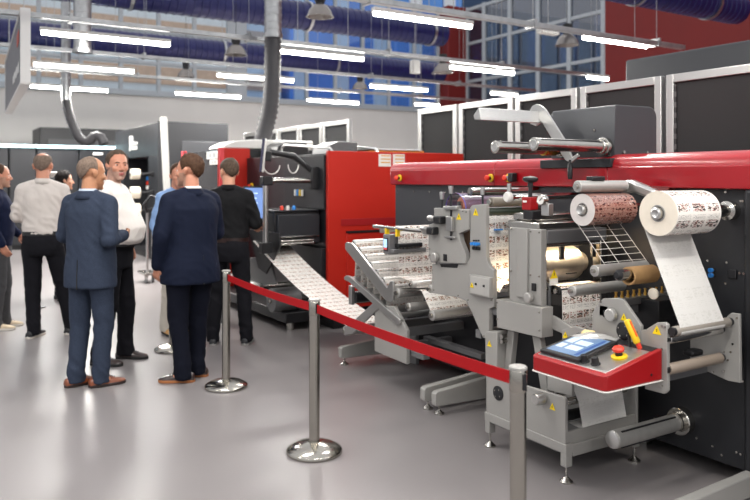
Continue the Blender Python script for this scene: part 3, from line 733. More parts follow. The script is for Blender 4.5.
y0 = ub.data and rx(541.6, 229.7, 2.985).y
# tunnel: top beam, far post, back wall, bright steel interior
MB().box(3.025, 3.52, y0 - .005, y0 + .04, 1.225, 1.30).build('top_beam', GREY_D, dry, .004)
MB().box(3.47, 3.53, y0 - .005, y0 + .06, .86, 1.225).build('rear_post', STEEL, dry, .003)
MB().box(3.025, 3.53, y0 + .30, y0 + .32, .87, 1.30).build('back_wall', STEEL, dry, .002)
MB().box(2.99, 3.55, y0 + .06, y0 + .32, 1.285, 1.30).build('roof_plate', STEEL, dry, .002)
MB().box(2.99, 3.6, y0 + .03, y0 + .29, 1.30, 1.345).build('top_cover', STEEL, dry, .008)
MB().box(3.05, 3.6, y0 + .12, y0 + .31, 1.345, 1.39).build('lamp_hood', STEEL, dry, .01)
DRUM = mat('satin_steel_drum', 'd8cfc2', .42, 1.0, .05, 2, stretch=(12, 1, 1))
dr = MB().rod((3.035, y0 + .14, 1.085), (3.40, y0 + .14, 1.085), [(0, .07), (0, .098), (.006, .104), (.33, .104), (.345, .098), (.345, .06), (.42, .06)], 48).build('drum', DRUM, dry)
MB().box(3.22, 3.30, y0 + .028, y0 + .04, 1.035, 1.04).build('drum_slot', BLACK, dr)
MB().obox((3.165, y0 + .02, 1.18), (.035, .02, .11)).build('black_bracket', BLACK, dry, .003)
MB().obox((3.43, y0 + .02, 1.18), (.03, .02, .11)).build('black_bracket', BLACK, dry, .003)
for k, z in enumerate((1.225, .975, .952)):
    MB().cyl((3.03, y0 + .01 + .01 * k, z - .012), (3.5, y0 + .01 + .01 * k, z - .012), .011, n=14).build('guide_rod', STEEL, dry)
wp = MB().box(3.045, 3.11, y0 - .004, y0 - .001, .985, 1.025).build('white_notice', PAPER, dry)
warning(dry, (3.077, y0 - .004, 1.05), .05, 'y')
wl_ = D.lights.new('drum_lamp', 'AREA'); wl_.shape = 'RECTANGLE'; wl_.size = .36; wl_.size_y = .02; wl_.energy = 5; wl_.color = (1, .80, .55)
wo = D.objects.new('drum_lamp', wl_); COL.objects.link(wo); wo.location = (3.26, y0 + .022, 1.218); wo.rotation_euler = (radians(38), 0, 0)
MB().box(3.1, 3.46, y0 + .045, y0 + .07, 1.23, 1.25).build('strip_lamp', emit('warm_strip_lamp', 'ffdca0', 4), dry)
# sloping lower side bar and braces
MB().plate([(547,314.5),(553,316),(572,327.5),(574,333),(570,336.5),(556,331),(547,326)], 3.03, .02).build('side_strap', GREY, dry, .003)
MB().plate([(562,330),(574,326),(590,331),(590,345),(562,345)], 2.99, .02).build('tray_plate', GREY, dry, .003)
warning(dry, rx(565.5, 335, 2.988), .034)
m_ = rx(548, 287, 3.06)
ar = MB().bar((3.06, m_.y, m_.z + .03), (3.06, m_.y, m_.z - .15), .02, .035).build('nip_arm', GREY_D, dry, .004)
r_ = rx(557, 291, 3.05); rb = roller(dry, r_.y, r_.z, .026, 3.05, 3.38, BLACK, 'black_roller', .014)
# web crossing under the drum, over the black roller and down
NR = .0275
path = [(y0 + .30, .945), (r_.y + .05, r_.z + NR + .001), (r_.y, r_.z + NR), (r_.y - NR * .7, r_.z + NR * .7), (r_.y - NR, r_.z), (r_.y - NR - .004, r_.z - .19), (r_.y - .11, r_.z - .235), (2.60, r_.z - .26)]
o = MB().web(path, 3.06, 3.37).build('paper_web', PRINT, None, angle=40)
tag(o, 'printed web crossing below the lit drum and dropping behind the red console', 'paper web')
# legs down to the cart
def leg(pix, X): return MB().plate(pix, X, .04).build('leg', GREY, dry, .003)
leg([(507.5,330),(514,331.5),(509,379),(503,378)], 2.99); leg([(532,335.5),(539.5,337),(548.5,394),(541,392)], 2.99)
# small actuator column with warning triangle
ac = MB().plate([(485,333),(487,331.3),(497,332),(497,380),(485.5,378)], 2.93, .08).build('actuator_column', GREY, dry, .004)
warning(ac, rx(489.5, 343.5, 2.93), .035)
m = MB()
for k in range(2):
    p = rx(505, 336 + k * 5, 2.96); MB().rod((2.97, p.y, p.z), (2.93, p.y, p.z), [(0, .012), (.02, .012), (.022, .016), (.04, .014)], 12).build('chrome_plug', STEEL, ac)
MB().plate([(487.5,312),(491,311.5),(491,331),(488,331)], 2.97, .02).build('lift_rod', GREY_D, ac)
MB().plate([(488,308),(500,310),(500,316),(488,314)], 2.975, .05).build('lift_bracket', GREY_D, ac, .003)
# on top: red pressure block with hand wheel and gauge
pb = rx(529, 204, 3.02)
rbk = MB().box(3.0, 3.06, pb.y - .035, pb.y + .04, pb.z - .035, pb.z + .04).build('red_pressure_block', RED_M, dry, .004)
MB().box(3.0, 3.08, pb.y - .05, pb.y + .03, pb.z - .09, pb.z - .036).build('black_slide', BLACK, rbk, .005)
MB().obox((2.998, pb.y + .012, pb.z + .015), (.004, .03, .012)).build('white_label', PAPER, rbk)
hw = MB().rod((3.03, pb.y, pb.z + .04), (3.03, pb.y, pb.z + .17), [(0, .012), (.06, .012), (.06, .016), (.085, .016), (.088, .03), (.1, .045), (.112, .045), (.12, .035), (.125, .001)], 24).build('hand_wheel', BLACK, rbk)
g = rx(541.5, 200, 2.995)
ga = MB().rod((3.03, g.y, g.z), (2.985, g.y, g.z), [(0, .02), (.01, .031), (.04, .031), (.045, .029), (.042, .026)], 28).build('pressure_gauge', STEEL, rbk)
MB().cyl((2.99, g.y, g.z), (2.986, g.y, g.z), .025, n=24).build('white_dial', PAPER, ga)
MB().obox((2.985, g.y - .004, g.z + .005), (.002, .004, .026), Matrix.Rotation(.8, 3, 'X')).build('needle', BLACK, ga)
MB().box(3.01, 3.05, g.y - .04, g.y + .02, g.z - .09, g.z - .02).build('gauge_block', ALU, ga, .004)

# ------------------------------------------------------------------ die-cutting station (left) with stepped grey plates
die = thing('die_cutting_station', 'stepped grey plate station with a clear curved cover and rollers', 'press station', (3.2, 3.8, .7))
bg_ = MB().plate([(432,264),(462,264.5),(467,262.5),(470,257),(470,207.5),(472,205.3),(485,204),(485.8,205),(485.8,256),(487,262),(489.5,267),(493.5,270),(493.5,307),(489,309),(489,338),(483,338),(469,306.6),(467,301.7),(458.5,297.5),(432,293)], 2.95, .03).build('large_side_plate', GREY, die, .003)
pa = MB().plate([(434,208),(443,207.8),(443,206),(457,205.8),(457,209),(468.5,209.3),(468.5,229.5),(458.5,233.5),(460,241),(465.3,254),(465.3,263.5),(431,262.5),(428.5,257),(428.3,225),(434,223)], 2.935, .04).build('upper_side_plate', GREY, die, .003)
MB().plate([(458.5,234),(468.5,230),(469.5,255),(466,260)], 3.0, .3).build('dark_inner_block', mat('bronze_inner_plate','6a5544',.5,.3), die)
MB().plate([(440,264),(458,264.3),(457,268),(441,267)], 2.948, .03).build('black_slot', BLACK, bg_)
warning(pa, rx(459, 216.5, 2.935), .04); warning(bg_, rx(475.8, 212, 2.95), .042)
p = rx(437.2, 257, 2.934); knob(pa, p, .03, .035, ALU_R)
p = rx(445.5, 257.5, 2.935); MB().box(2.928, 2.936, p.y - .016, p.y + .016, p.z - .022, p.z + .022).build('black_label', BLACK, pa)
for (px, py, l) in ((440.5, 219.8, 431), (433.5, 230.6, 425)):
    p = rx(px, py, 2.92); cl = MB().box(2.885, 2.936, p.y - .04, p.y + .04, p.z - .026, p.z + .026).build('black_clamp', BLACK, pa, .008)
    MB().rod((2.91, p.y + .03, p.z + .004), (2.91, p.y + .13, p.z + .008), [(0, .010), (.04, .010), (.045, .02), (.08, .02), (.095, .014)], 16).build('chrome_knob', ALU, cl)
    MB().obox((2.884, p.y - .03, p.z), (.006, .012, .03)).build('screw', STEEL, cl)
# vertical spindles with bright caps
def spindle(px, py0, py1, X, r=.007, cap=True, parent=die):
    a, b = rx(px, py1, X), rx(px, py0, X); b.y = a.y
    s_ = MB().cyl(a, b, r, n=12).build('spindle', DARK, parent)
    MB().rod(b - Vector((0,0,.05)), b, [(0, .009), (.002, .014), (.03, .015), (.032, .017), (.05, .017)], 16).build('bright_cap', ALU, s_)
    return s_
spindle(451, 186, 240, 2.93); spindle(442, 192, 212, 2.95); spindle(482.6, 187, 206, 2.97)
br = MB().plate([(445.5,216),(451.5,216.8),(451.5,231.5),(445.5,230.5)], 2.905, .03).build('slide_block', ALU, pa, .004)
MB().plate([(443,206.5),(456,206),(456,209.5),(443,210)], 2.915, .04).build('top_bracket', ALU, pa, .003)
MB().plate([(444,236),(454,236.5),(454,238.5),(444,238)], 2.915, .03).build('low_bracket', ALU, pa, .003)
# isolator box
ib = MB().plate([(469,274.2),(489.8,277.8),(489.8,298.6),(469,294)], 2.918, .032).build('switch_box', GREY, bg_, .004)
MB().plate([(470.2,275.6),(488.8,278.9),(488.8,297),(470.2,292.8)], 2.914, .006).build('switch_cover', mat('light_grey_cover','a9a7a3',.4), ib, .002)
warning(ib, rx(472, 285, 2.913), .03)
for px, py in ((476, 284), (484, 286)):
    p = rx(px, py, 2.914); MB().cyl(p, p - Vector((.006,0,0)), .007, n=10).build('socket', BLACK, ib)
# fittings row
for k in range(3):
    p = rx(474 + k * 2.6, 243.6 + k * .2, 2.95); MB().cyl(p, p - Vector((.025,0,0)), .010, n=12).build('blue_fitting', BLUE_PL, bg_)
    p = rx(474.4 + k * 2.6, 248 + k * .2, 2.95); MB().box(p.x - .015, p.x, p.y - .008, p.y + .008, p.z - .01, p.z + .01).build('black_fitting', BLACK, bg_, .002)
    p = rx(474.4 + k * 2.4, 240.5, 2.95); MB().cyl(p, p - Vector((.01,0,0)), .005, n=8).build('black_pin', BLACK, bg_)
bolts([rx(x, y, 2.95) for x, y in ((468.3,300),(458.5,295.5),(491.5,300),(484,336),(434,290))], bg_, .005)
bolts([rx(x, y, 2.935) for x, y in ((430,255),(463,211),(466.5,212),(430,249))], pa, .005)
# rollers between the side plates and the press
def die_roller(px, py, X0, X1, r, m, name, er=None):
    p = rx(px, py, X0); return roller(die, p.y, p.z, r, X0, X1 if name == 'chrome_roller' else min(X1, 3.42), m, name, er)
die_roller(461, 204, 2.99, 3.55, .045, mat('salmon_rubber_roller', 'c4806c', .5), 'pink_roller', .02)
die_roller(490.5, 202, 2.99, 3.5, .03, mat('warm_grey_rubber', '7d756a', .5), 'grey_roller', .018)
die_roller(487, 211.5, 2.99, 3.5, .026, mat('dark_green_rubber', '2e3a2e', .45), 'green_roller', .014)
o = die_roller(508.5, 197, 2.965, 3.6, .021, CHROME, 'chrome_roller', .012)
p = rx(508.5, 197, 2.965); MB().rod((2.975, p.y, p.z), (2.945, p.y, p.z), [(0, .03), (.02, .032), (.03, .026)], 24).build('round_end', WHITE_PL, o)
MB().cyl((2.97, p.y, p.z), (2.97, p.y, p.z + .08), .013, n=14).build('clamp_post', ALU, o)
p = rx(470, 195, 3.0); MB().cyl((3.0, p.y, p.z + .02), (PX, p.y, p.z + .02), .028, n=24).build('bright_cross_tube', CHROME, die)
# clear curved cover
c = rx(454, 210, 2.95); CR = .105
m = MB(); n = 14
prof = [(c.y + .02 + CR * cos(pi * k / n), c.z + CR * 1.05 * sin(pi * k / n)) for k in range(n + 1)]
VIO = glass('violet_tinted_acrylic', 'c4b4d6', .12, .2)
m.web(prof, 2.98, 3.56); m.build('clear_cover', VIO, die, angle=80)
MB().web([(c.y + .02 + (CR + .002) * cos(pi * k / n), c.z + CR * 1.07 * sin(pi * k / n)) for k in range(n + 1)], 2.975, 2.985).build('cover_edge', mat('violet_edge', '6a5aa0', .3), die)
# back plates against the press
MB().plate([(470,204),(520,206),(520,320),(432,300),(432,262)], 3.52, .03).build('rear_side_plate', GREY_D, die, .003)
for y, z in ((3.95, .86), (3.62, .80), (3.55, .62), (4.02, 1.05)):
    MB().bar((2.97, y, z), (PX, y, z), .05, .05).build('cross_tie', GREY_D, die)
# web standing upright in the gap, lit from the drying side
gp = rx(489, 240, 3.0)
path = [(gp.y + .03, 1.405), (gp.y + .0, 1.36), (gp.y, .98), (gp.y - .02, .93), (gp.y - .1, .90), (y0 + .33, .955)]
o = MB().web(path, 2.995, 3.34).build('paper_web', PRINT, None, angle=50)
tag(o, 'upright printed web in the gap between the two grey stations', 'paper web')
ll = D.lights.new('gap_lamp', 'AREA'); ll.shape = 'RECTANGLE'; ll.size = .4; ll.size_y = .03; ll.energy = 1.0; ll.color = (1, .82, .58)
lo = D.objects.new('gap_lamp', ll); COL.objects.link(lo); lo.location = (3.25, gp.y - .12, .97); lo.rotation_euler = (radians(75), 0, 0)
MB().box(3.05, 3.45, gp.y - .15, gp.y - .13, .955, .985).build('strip_lamp', emit('warm_strip_lamp_low', 'ffdca0', 3), die)
bf_ = rx(499, 229, 3.1); MB().obox((3.06, gp.y - .02, bf_.z), (.06, .02, .008)).build('blue_tube', BLUE_PL, die)
# ------------------------------------------------------------------ red operator console
con = thing('control_console', 'red tilted control console with touchscreen, bolted to the grey corner plate', 'control panel', (2.75, 2.42, .65))
X0, X1, Y0, Y1 = 2.555, 2.945, 2.19, 2.655
zb = .655; zf = .725; zr = .80
def ztop(x): return zf + (zr - zf) * (x - X0) / (X1 - X0)
cr = .03
def outline(zfun):
    pts = [(X0, Y1 - .02), (X0, Y0 + cr)] + [(X0 + cr - cr * cos(a), Y0 + cr - cr * sin(a)) for a in (pi / 6, pi / 3, pi / 2)] + [(X1, Y0), (X1, Y1), (X0 + .02, Y1)]
    return [Vector((x, y, zfun(x))) for x, y in pts]
m = MB(); m.rings([outline(lambda x: zb), outline(ztop)]); m.build('red_case', RED_M, con, .006, angle=30)
m = MB(); m.rings([[v + Vector((-.006 if v.x < X0 + .1 else 0, -.006 if v.y < Y0 + .05 else 0, 0)) for v in outline(lambda x: zb - .005)], [v + Vector((-.006 if v.x < X0 + .1 else 0, -.006 if v.y < Y0 + .05 else 0, 0)) for v in outline(lambda x: zb)]]); m.build('white_base_edge', WHITE_PL, con, .002)
sl = math.atan2(zr - zf, X1 - X0); MR = Matrix.Rotation(-sl, 3, 'Y')
def top_pt(x, y, o=0.0): return Vector((x, y, ztop(x))) + Vector((-sin(sl), 0, cos(sl))) * o
def slab(x0, x1, y0, y1, o0, o1):
    c_ = (top_pt((x0+x1)/2, (y0+y1)/2, (o0+o1)/2)); return MB().obox(c_, ((x1-x0)/cos(sl), y1-y0, o1-o0), MR)
slab(X0 + .03, X1 - .06, Y0 + .025, Y1 - .02, -.003, .002).build('steel_top_plate', ALU, con, .002)
ts = slab(X0 + .04, X1 - .075, Y0 + .19, Y1 - .025, .002, .024).build('touchscreen', BLACK, con, .006)
SCRN = emit('screen_blue', '5d7696', .2)
slab(X0 + .062, X1 - .097, Y0 + .215, Y1 - .05, .0235, .025).build('display', SCRN, ts)
m = MB(); scw = mat('screen_white', 'dfe8f2', .3)
UIW = emit('screen_pale', 'a9b9cc', .35); UID = emit('screen_navy', '2e4f86', .2)
for (a, b, c_, d) in ((.01,.22,.012,.032),(.05,.1,.05,.13),(.12,.17,.05,.13),(.05,.1,.15,.19),(.12,.2,.145,.19)):
    cc = slab(X0 + .062 + a, X0 + .062 + min(b, .225), Y0 + .215 + c_, Y0 + .215 + d, .025, .0256); cc.build('screen_tile', UIW if a > .03 else UID, ts)
for (x, y) in ((X0 + .075, Y0 + .185), (X0 + .08, Y0 + .125)):
    b = top_pt(x, y, .002); n_ = Vector((-sin(sl), 0, cos(sl)))
    kb = MB().rod(b, b + n_, [(0, .023), (.004, .023), (.006, .018), (.034, .016), (.036, .012)], 22).build('black_dial', BLACK, con)
b = top_pt(X0 + .20, Y0 + .09, .002); estop(con, b, tuple(Vector((-sin(sl), 0, cos(sl)))), 1.25)
slab(X1 - .055, X1 - .005, Y0 + .02, Y1 - .02, -.02, .001).build('tool_recess', BLACK, con)
bolts([], con) if False else None
for x in (X1 - .08,): MB().cyl((x, Y0 + .001, .69), (x, Y0 - .003, .69), .006, n=8).build('side_screw', DARK, con)
MB().box(X1, X1 + .01, Y0 + .03, Y1 - .05, zb + .01, zr - .02).build('mounting_bracket', GREY_D, con)
# things lying on the console
b = top_pt(X1 - .05, Y0 + .085, .0)
t = thing('safety_cutter', 'yellow and orange safety cutter standing in the console tray', 'cutter knife', b)
ax = Vector((-.02, .055, .12)).normalized()
m = MB(); M_ = MB.frame(ax); MM = Matrix((M_[0], M_[1], M_[2])).transposed()
MB().obox(b + ax * .085, (.046, .024, .12), MM).build('yellow_body', YELLOW, t, .008)
MB().obox(b + ax * .095, (.028, .028, .085), MM).build('orange_grip', mat('orange_grip', 'ee5a1e', .5), t, .007)
MB().obox(b + ax * .025, (.032, .016, .06), MM).build('red_tip', REDBTN, t, .005)
b = top_pt(X1 - .06, Y0 + .135, 0); t = thing('marker_pen', 'short dark pen standing beside the yellow cutter', 'pen', b)
MB().rod(b, b + Vector((0, .01, .07)), [(0, .007), (.05, .007), (.052, .008), (.07, .007)], 12).build('barrel', DARK, t)
b = top_pt(X1 - .075, Y1 - .12, .012)
t = thing('cotton_swab_bag', 'clear plastic bag with a cream sponge lying on the console edge', 'plastic bag', b)
MB().obox(b + Vector((.02, .05, .012)), (.055, .06, .022), Matrix.Rotation(.5, 3, 'Z')).build('cream_sponge', mat('cream_sponge', 'e6cf96', .9), t, .006)
m = MB(); rr = []
import itertools
nn = 7
gv = [[m.bm.verts.new(b + Matrix.Rotation(.35, 3, 'Z') @ Vector(((i / nn - .5) * .11, (j / nn - .55) * .22, .004 + .022 * sin(pi * i / nn) * sin(pi * j / nn) + .006 * noise.noise((i * .9, j * .9, 1))))) for j in range(nn + 1)] for i in range(nn + 1)]
for i in range(nn):
    for j in range(nn): m._f((gv[i][j], gv[i+1][j], gv[i+1][j+1], gv[i][j+1]))
m.build('clear_bag', glass('crumpled_plastic', 'f2f0ec', .15, .45, .12), t, angle=70)

# ------------------------------------------------------------------ low frame cart under the drying station
cart = thing('waste_stand', 'low grey frame on levelling feet under the drying station', 'machine stand', (3.1, 3.0, 0))
CX, CXR = 2.86, 3.42
ya, yb = 3.345, 2.715
sd = MB().prism([(CX, yb, .20), (CX, yb, .44), (CX, yb + .02, .45), (CX, ya, .43), (CX, ya, .20)], (.02, 0, 0)).build('side_panel', GREY, cart, .003)
MB().prism([(CXR, yb, .14), (CXR, yb, .44), (CXR, ya, .43), (CXR, ya, .14)], (.02, 0, 0)).build('side_panel', GREY, cart, .003)
MB().box(CX - .005, CX + .045, yb - .01, ya + .01, .155, .205).build('side_rail', GREY, cart, .003)
MB().box(CX + .0455, CXR + .03, yb - .0095, yb + .035, .135, .20).build('end_rail', GREY, cart, .003)
MB().box(CX + .02, CXR, yb + .005, yb + .02, .20, .265).build('end_panel', GREY, cart, .002)
MB().box(CX, CXR, yb + .05, ya, .15, .165).build('floor_tray', GREY_D, cart)
for x in (CX + .02, CXR):
    for y in (yb + .012, ya - .012):
        l = MB().box(x - .023, x + .023, y - .0205, y + .0205, .085, .16).build('leg', GREY, cart, .003); level_foot(l, x, y, .09, .034)
p = rx(498.5, 393, CX)
cap_ = MB().rod((CX, p.y, p.z), (CX - .008, p.y, p.z), [(0, .042), (.006, .042), (.008, .038)], 28).build('black_bearing_cap', BLACK, sd)
bolts([(CX - .006, p.y + .026 * cos(a), p.z + .026 * sin(a)) for a in (.5, 2.1, 3.7, 5.3)], cap_, .005)
MB().prism([(2.93, yb + .02, .44), (2.93, yb + .02, .50), (2.93, yb + .10, .57), (2.93, yb + .2, .55), (2.93, yb + .2, .43)], (.02, 0, 0)).build('gusset', GREY, cart, .003)
p = rx(549.5, 396.5, 2.9); kn = MB().rod((2.89, p.y, p.z), (2.79, p.y, p.z), [(0, .015), (.04, .015), (.045, .032), (.085, .032), (.1, .026)], 22).build('hand_knob', ALU, cart)
MB().cyl((2.86, p.y, p.z), (3.42, p.y, p.z), .011, n=12).build('spindle', STEEL, cart)
warning(sd, rx(552.5, 406.5, CX - .001), .034)
roller(cart, yb + .12, .30, .028, 2.9, 3.4, BLACK, 'black_roller', .012)
roller(cart, yb + .06, .40, .02, 2.9, 3.4, STEEL, 'steel_roller', .01)
o = MB().web([(yb + .17, .62), (yb + .10, .52), (yb + .03, .40), (yb - .0, .27), (yb + .03, .262), (yb + .1, .268)], 2.99, 3.34).build('paper_web', PRINT_G, None, angle=50)
tag(o, 'grey-looking strip of waste web hanging into the low frame below the console', 'paper web')

# ------------------------------------------------------------------ festoon infeed (left): sloping roller banks with the web looped over them
fest = thing('festoon_infeed', 'sloping bank of rollers looped with white web at the left end of the press', 'web accumulator', (3.2, 4.9, .25))
tp_ = [(345,243.5),(347,242),(352,243.5),(387,288),(390,281),(393,281.5),(393,300),(390,302),(385,300),(345,249)]
MB().plate(tp_, 2.96, .02).build('upper_side_bar', ALU, fest, .003)
a, b = rx(349, 246, 2.96), rx(388, 297, 2.96)
MB().prism([(3.46, a.y + .03, a.z + .03), (3.46, a.y + .03, a.z - .03), (3.46, b.y - .03, b.z - .03), (3.46, b.y - .03, b.z + .03)], (.02, 0, 0)).build('upper_side_bar', ALU, fest, .003)
lp = [(344,277),(346,275.5),(350,277),(400,320),(399,324),(396,324.5),(349,282),(344,279.5)]
MB().plate(lp, 2.95, .03).build('lower_side_bar', ALU, fest, .003)
MB().plate(lp, 3.46, .02).build('lower_side_bar', ALU, fest, .003)
N_R = 7; ups, los = [], []
for k in range(N_R):
    s = k / (N_R - 1); c_ = a.lerp(b, s * .9 + .03) + Vector((0, 0, .035)); ups.append((c_.y, c_.z)); roller(fest, c_.y, c_.z, .024, 2.99, 3.36, ALU, 'roller', .008)
la_, lb_ = rx(350, 279.5, 2.96), rx(393, 320, 2.96)
for k in range(N_R):
    c_ = la_.lerp(lb_, k / (N_R - 1) * .92 + .04) + Vector((0, -.0, .01)); los.append((c_.y + .02, c_.z)); roller(fest, c_.y + .02, c_.z, .022, 2.99, 3.36, ALU, 'roller', .008)
path = []
for k in range(N_R):
    (uy, uz), (ly, lz) = ups[k], los[k]; R1 = .0255
    path += [(uy + R1, uz - .01)] + [(uy + R1 * cos(t_), uz + R1 * sin(t_)) for t_ in (0, pi/4, pi/2, 3*pi/4, pi)]
    if k < N_R - 1:
        ly2 = (los[k][0] + los[k+1][0]) / 2; path += [(uy - R1, uz - .02), (ly + .0, lz - .0255), ]
        path.append((ups[k+1][0] + R1 + .002, ups[k+1][1] - .02))
o = MB().web(path, 3.0, 3.34).build('paper_web', PRINT_L, None, angle=50)
tag(o, 'white web looped up and down over the sloping roller bank', 'paper web')
# base plate, rear plate and struts
MB().plate([(374.5,304.5),(394,306.5),(406.5,330.5),(406.5,364.5),(374.5,351)], 2.97, .03).build('base_plate', GREY, fest, .004)
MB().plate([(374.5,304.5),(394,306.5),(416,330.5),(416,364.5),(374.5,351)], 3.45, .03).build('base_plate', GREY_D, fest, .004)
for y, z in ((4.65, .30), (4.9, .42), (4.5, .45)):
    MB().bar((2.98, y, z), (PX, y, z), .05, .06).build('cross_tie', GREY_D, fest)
MB().bar((3.04, 4.75, .33), (3.04, 4.2, .33), .06, .04).build('floor_beam', GREY_D, fest, .004)
MB().bar((3.4, 4.7, .33), (3.4, 4.0, .33), .06, .04).build('floor_beam', GREY_D, fest, .004)
p = rx(349, 298, 2.97); MB().plate([(348.5,285),(351.5,287),(351.5,305),(348.5,304)], 2.97, .03).build('hanger_bar', ALU, fest, .003)
mt = rx(356, 297, 3.02); MB().cyl((3.0, mt.y, mt.z), (3.3, mt.y, mt.z), .05, n=24).build('black_motor', BLACK, fest)
# guide rollers carrying the web between infeed and die station
gr = {}
for nme, px, py, r in (('a', 411.5, 284.5, .027), ('b', 429.5, 289, .028), ('c', 408, 307, .030), ('d', 431.5, 315.5, .036), ('e', 397, 293, .034)):
    p = rx(px, py, 2.97); gr[nme] = (p.y, p.z, r); roller(fest, p.y, p.z, r, 2.97, 3.40, ALU_R, 'guide_roller', r * .5)
# upright web behind the camera unit
uy = rx(398, 250, 3.0).y
(ay, az, ar_), (by, bz, br_), (dy, dz, dr_), (ey, ez, er_) = gr['a'], gr['b'], gr['d'], gr['e']
path = [(uy + .05, 1.24), (uy + .01, 1.235), (uy, 1.20), (uy - .01, az + .03), (ay - .03, az + .01), (ay - .02, az - .027), (ay + .05, az - .03), (ey, ez + er_ + .002), (ey - er_ - .002, ez), (ey, ez - er_ - .002), (ey + .06, ez - er_)]
MBw = MB().web(path, 3.0, 3.34).build('paper_web', PRINT, None, angle=50)
tag(MBw, 'upright printed web behind the small inspection camera', 'paper web')
path = [(4.0, bz + .05), (by + .02, bz + br_ + .002), (by + br_, bz), (dy + dr_ + .03, dz + .05), (dy + dr_ * .8, dz + dr_ * .6), (dy + dr_ * .9, dz - dr_ * .5), (dy, dz - dr_ - .001), (dy - dr_ * .7, dz - dr_ * .7), (3.6, dz + .02)]
o = MB().web([(ey + .02, ez + .02), (by + .14, bz - .03), (dy + dr_ + .01, dz + .015), (dy + dr_ * .7, dz - dr_ * .72), (dy, dz - dr_ - .002), (dy - dr_ * .9, dz - dr_ * .5), (3.75, dz + .05), (3.6, dz + .12)], 3.0, 3.34).build('paper_web', PRINT_L, None, angle=50)
tag(o, 'printed web dipping round the low roller under the die station plate', 'paper web')
# inspection camera with a small colour screen on its rail
cam_t = thing('inspection_camera', 'small grey camera unit with a colour screen on a rail over the web', 'camera', rx(389, 258, 2.95))
pc = rx(383, 234, 2.93); pd = rx(389, 256, 2.93)
cb = MB().box(2.93, 3.08, pd.y - .0, pc.y, pd.z + .01, pc.z).build('case', mat('dark_grey_case', '707072', .45), cam_t, .006)
sc_ = MB().box(2.924, 2.931, pd.y + .012, pc.y - .014, pd.z + .035, pc.z - .025).build('screen', BLACK, cam_t)
MB().box(2.921, 2.925, pd.y + .02, pc.y - .022, pd.z + .06, pc.z - .035).build('display', emit('small_screen_blue', '9cc4e8', .7), sc_)
MB().box(2.921, 2.925, pd.y + .02, pc.y - .022, pd.z + .045, pd.z + .058).build('red_bar', emit('small_screen_red', 'c84a4a', .5), sc_)
MB().cyl((3.03, (pc.y + pd.y) / 2, 1.13), (3.12, (pc.y + pd.y) / 2, 1.13), .03, n=18).build('lens_barrel', BLACK, cam_t)
MB().box(2.98, 3.2, pd.y - .05, pd.y, pd.z + .06, pd.z + .09).build('black_arm', BLACK, cam_t, .004)
MB().box(2.94, 3.24, pd.y - .04, pd.y + .01, pd.z + .02, pd.z + .05).build('grey_arm', GREY_D, cam_t, .004)
rl = MB().cyl((2.96, 4.78, 1.228), (2.96, 4.12, 1.228), .013, n=14).build('rail', STEEL, cam_t)
for y in (pc.y - .01, pd.y - .07): MB().box(2.945, 2.975, y - .012, y + .012, 1.17, 1.225).build('yellow_clip', YELLOW, rl, .003)
MB().rod((2.96, 4.13, 1.228), (2.96, 4.02, 1.228), [(0, .013), (.02, .022), (.06, .022), (.07, .012), (.11, .012)], 16).build('rail_end', ALU, rl)
MB().box(2.98, 3.5, 4.70, 4.73, 1.18, 1.22).build('rail_support', ALU, cam_t, .003)
MB().bar((3.48, 4.71, 1.2), (PX, 4.71, 1.2), .03, .03).build('rail_bracket', ALU, cam_t)
# ================================================================== RED MACHINE BEHIND (further down the same line)
m2 = thing('converting_machine', 'red and black converting machine with a red end wall, behind the near press', 'printing machine', (4.4, 8, 0))
FY2 = 6.74
MB().box(3.62, 5.3, FY2 + .03, 10.6, .22, 1.86).build('black_body', mat('black_machine_panel', '202125', .4, 0, .04, 2), m2, .006)
MB().box(3.6, 5.4, FY2 - .02, FY2 + .03, .22, 1.885).build('red_end_wall', RED_W, m2, .006)
a, b = ry(340, 219, FY2), ry(388, 224, FY2); MB().box(a.x, a.x + 1.35, FY2 - .026, FY2 - .018, b.z, a.z).build('pressed_band', mat('groove_shade_red', '9c1418', .5), m2, .002)  # raised strip; its darker red stands in for the shade of a groove
a = ry(345, 233, FY2); MB().box(a.x, 5.38, FY2 - .04, FY2 - .018, .27, a.z).build('red_door', RED_W, m2, .006)
MB().box(a.x, 5.38, FY2 - .05, FY2 - .018, a.z, a.z + .022).build('door_rail', mat('black_trim', '1c1618', .5), m2)
MB().box(3.7, 5.4, FY2 + .05, 10.5, 0, .22).build('plinth', BLACK, m2)
POST_R = mat('poster_ink', 'd9a24c', .6)
for i, (x0, x1) in enumerate(((379, 391.3), (393.3, 405))):
    a, b = ry(x0, 154, FY2 - .03), ry(x1, 166.5, FY2 - .03)
    t = thing('notice_sheet', 'white printed notice sheet on the red end wall, ' + ('the left of the pair' if i == 0 else 'partly behind the red beam end'), 'notice', (a.x, FY2 - .03, b.z), 'notices on the red wall')
    MB().box(a.x, b.x, FY2 - .024, FY2 - .0205, b.z, a.z).build('sheet', PAPER, t)
    for k in range(3):
        z = b.z + (a.z - b.z) * (.28 + .27 * k)
        MB().box(a.x + .03, b.x - .01, FY2 - .026, FY2 - .0238, z, z + .012).build('text_line', POST_R, t)
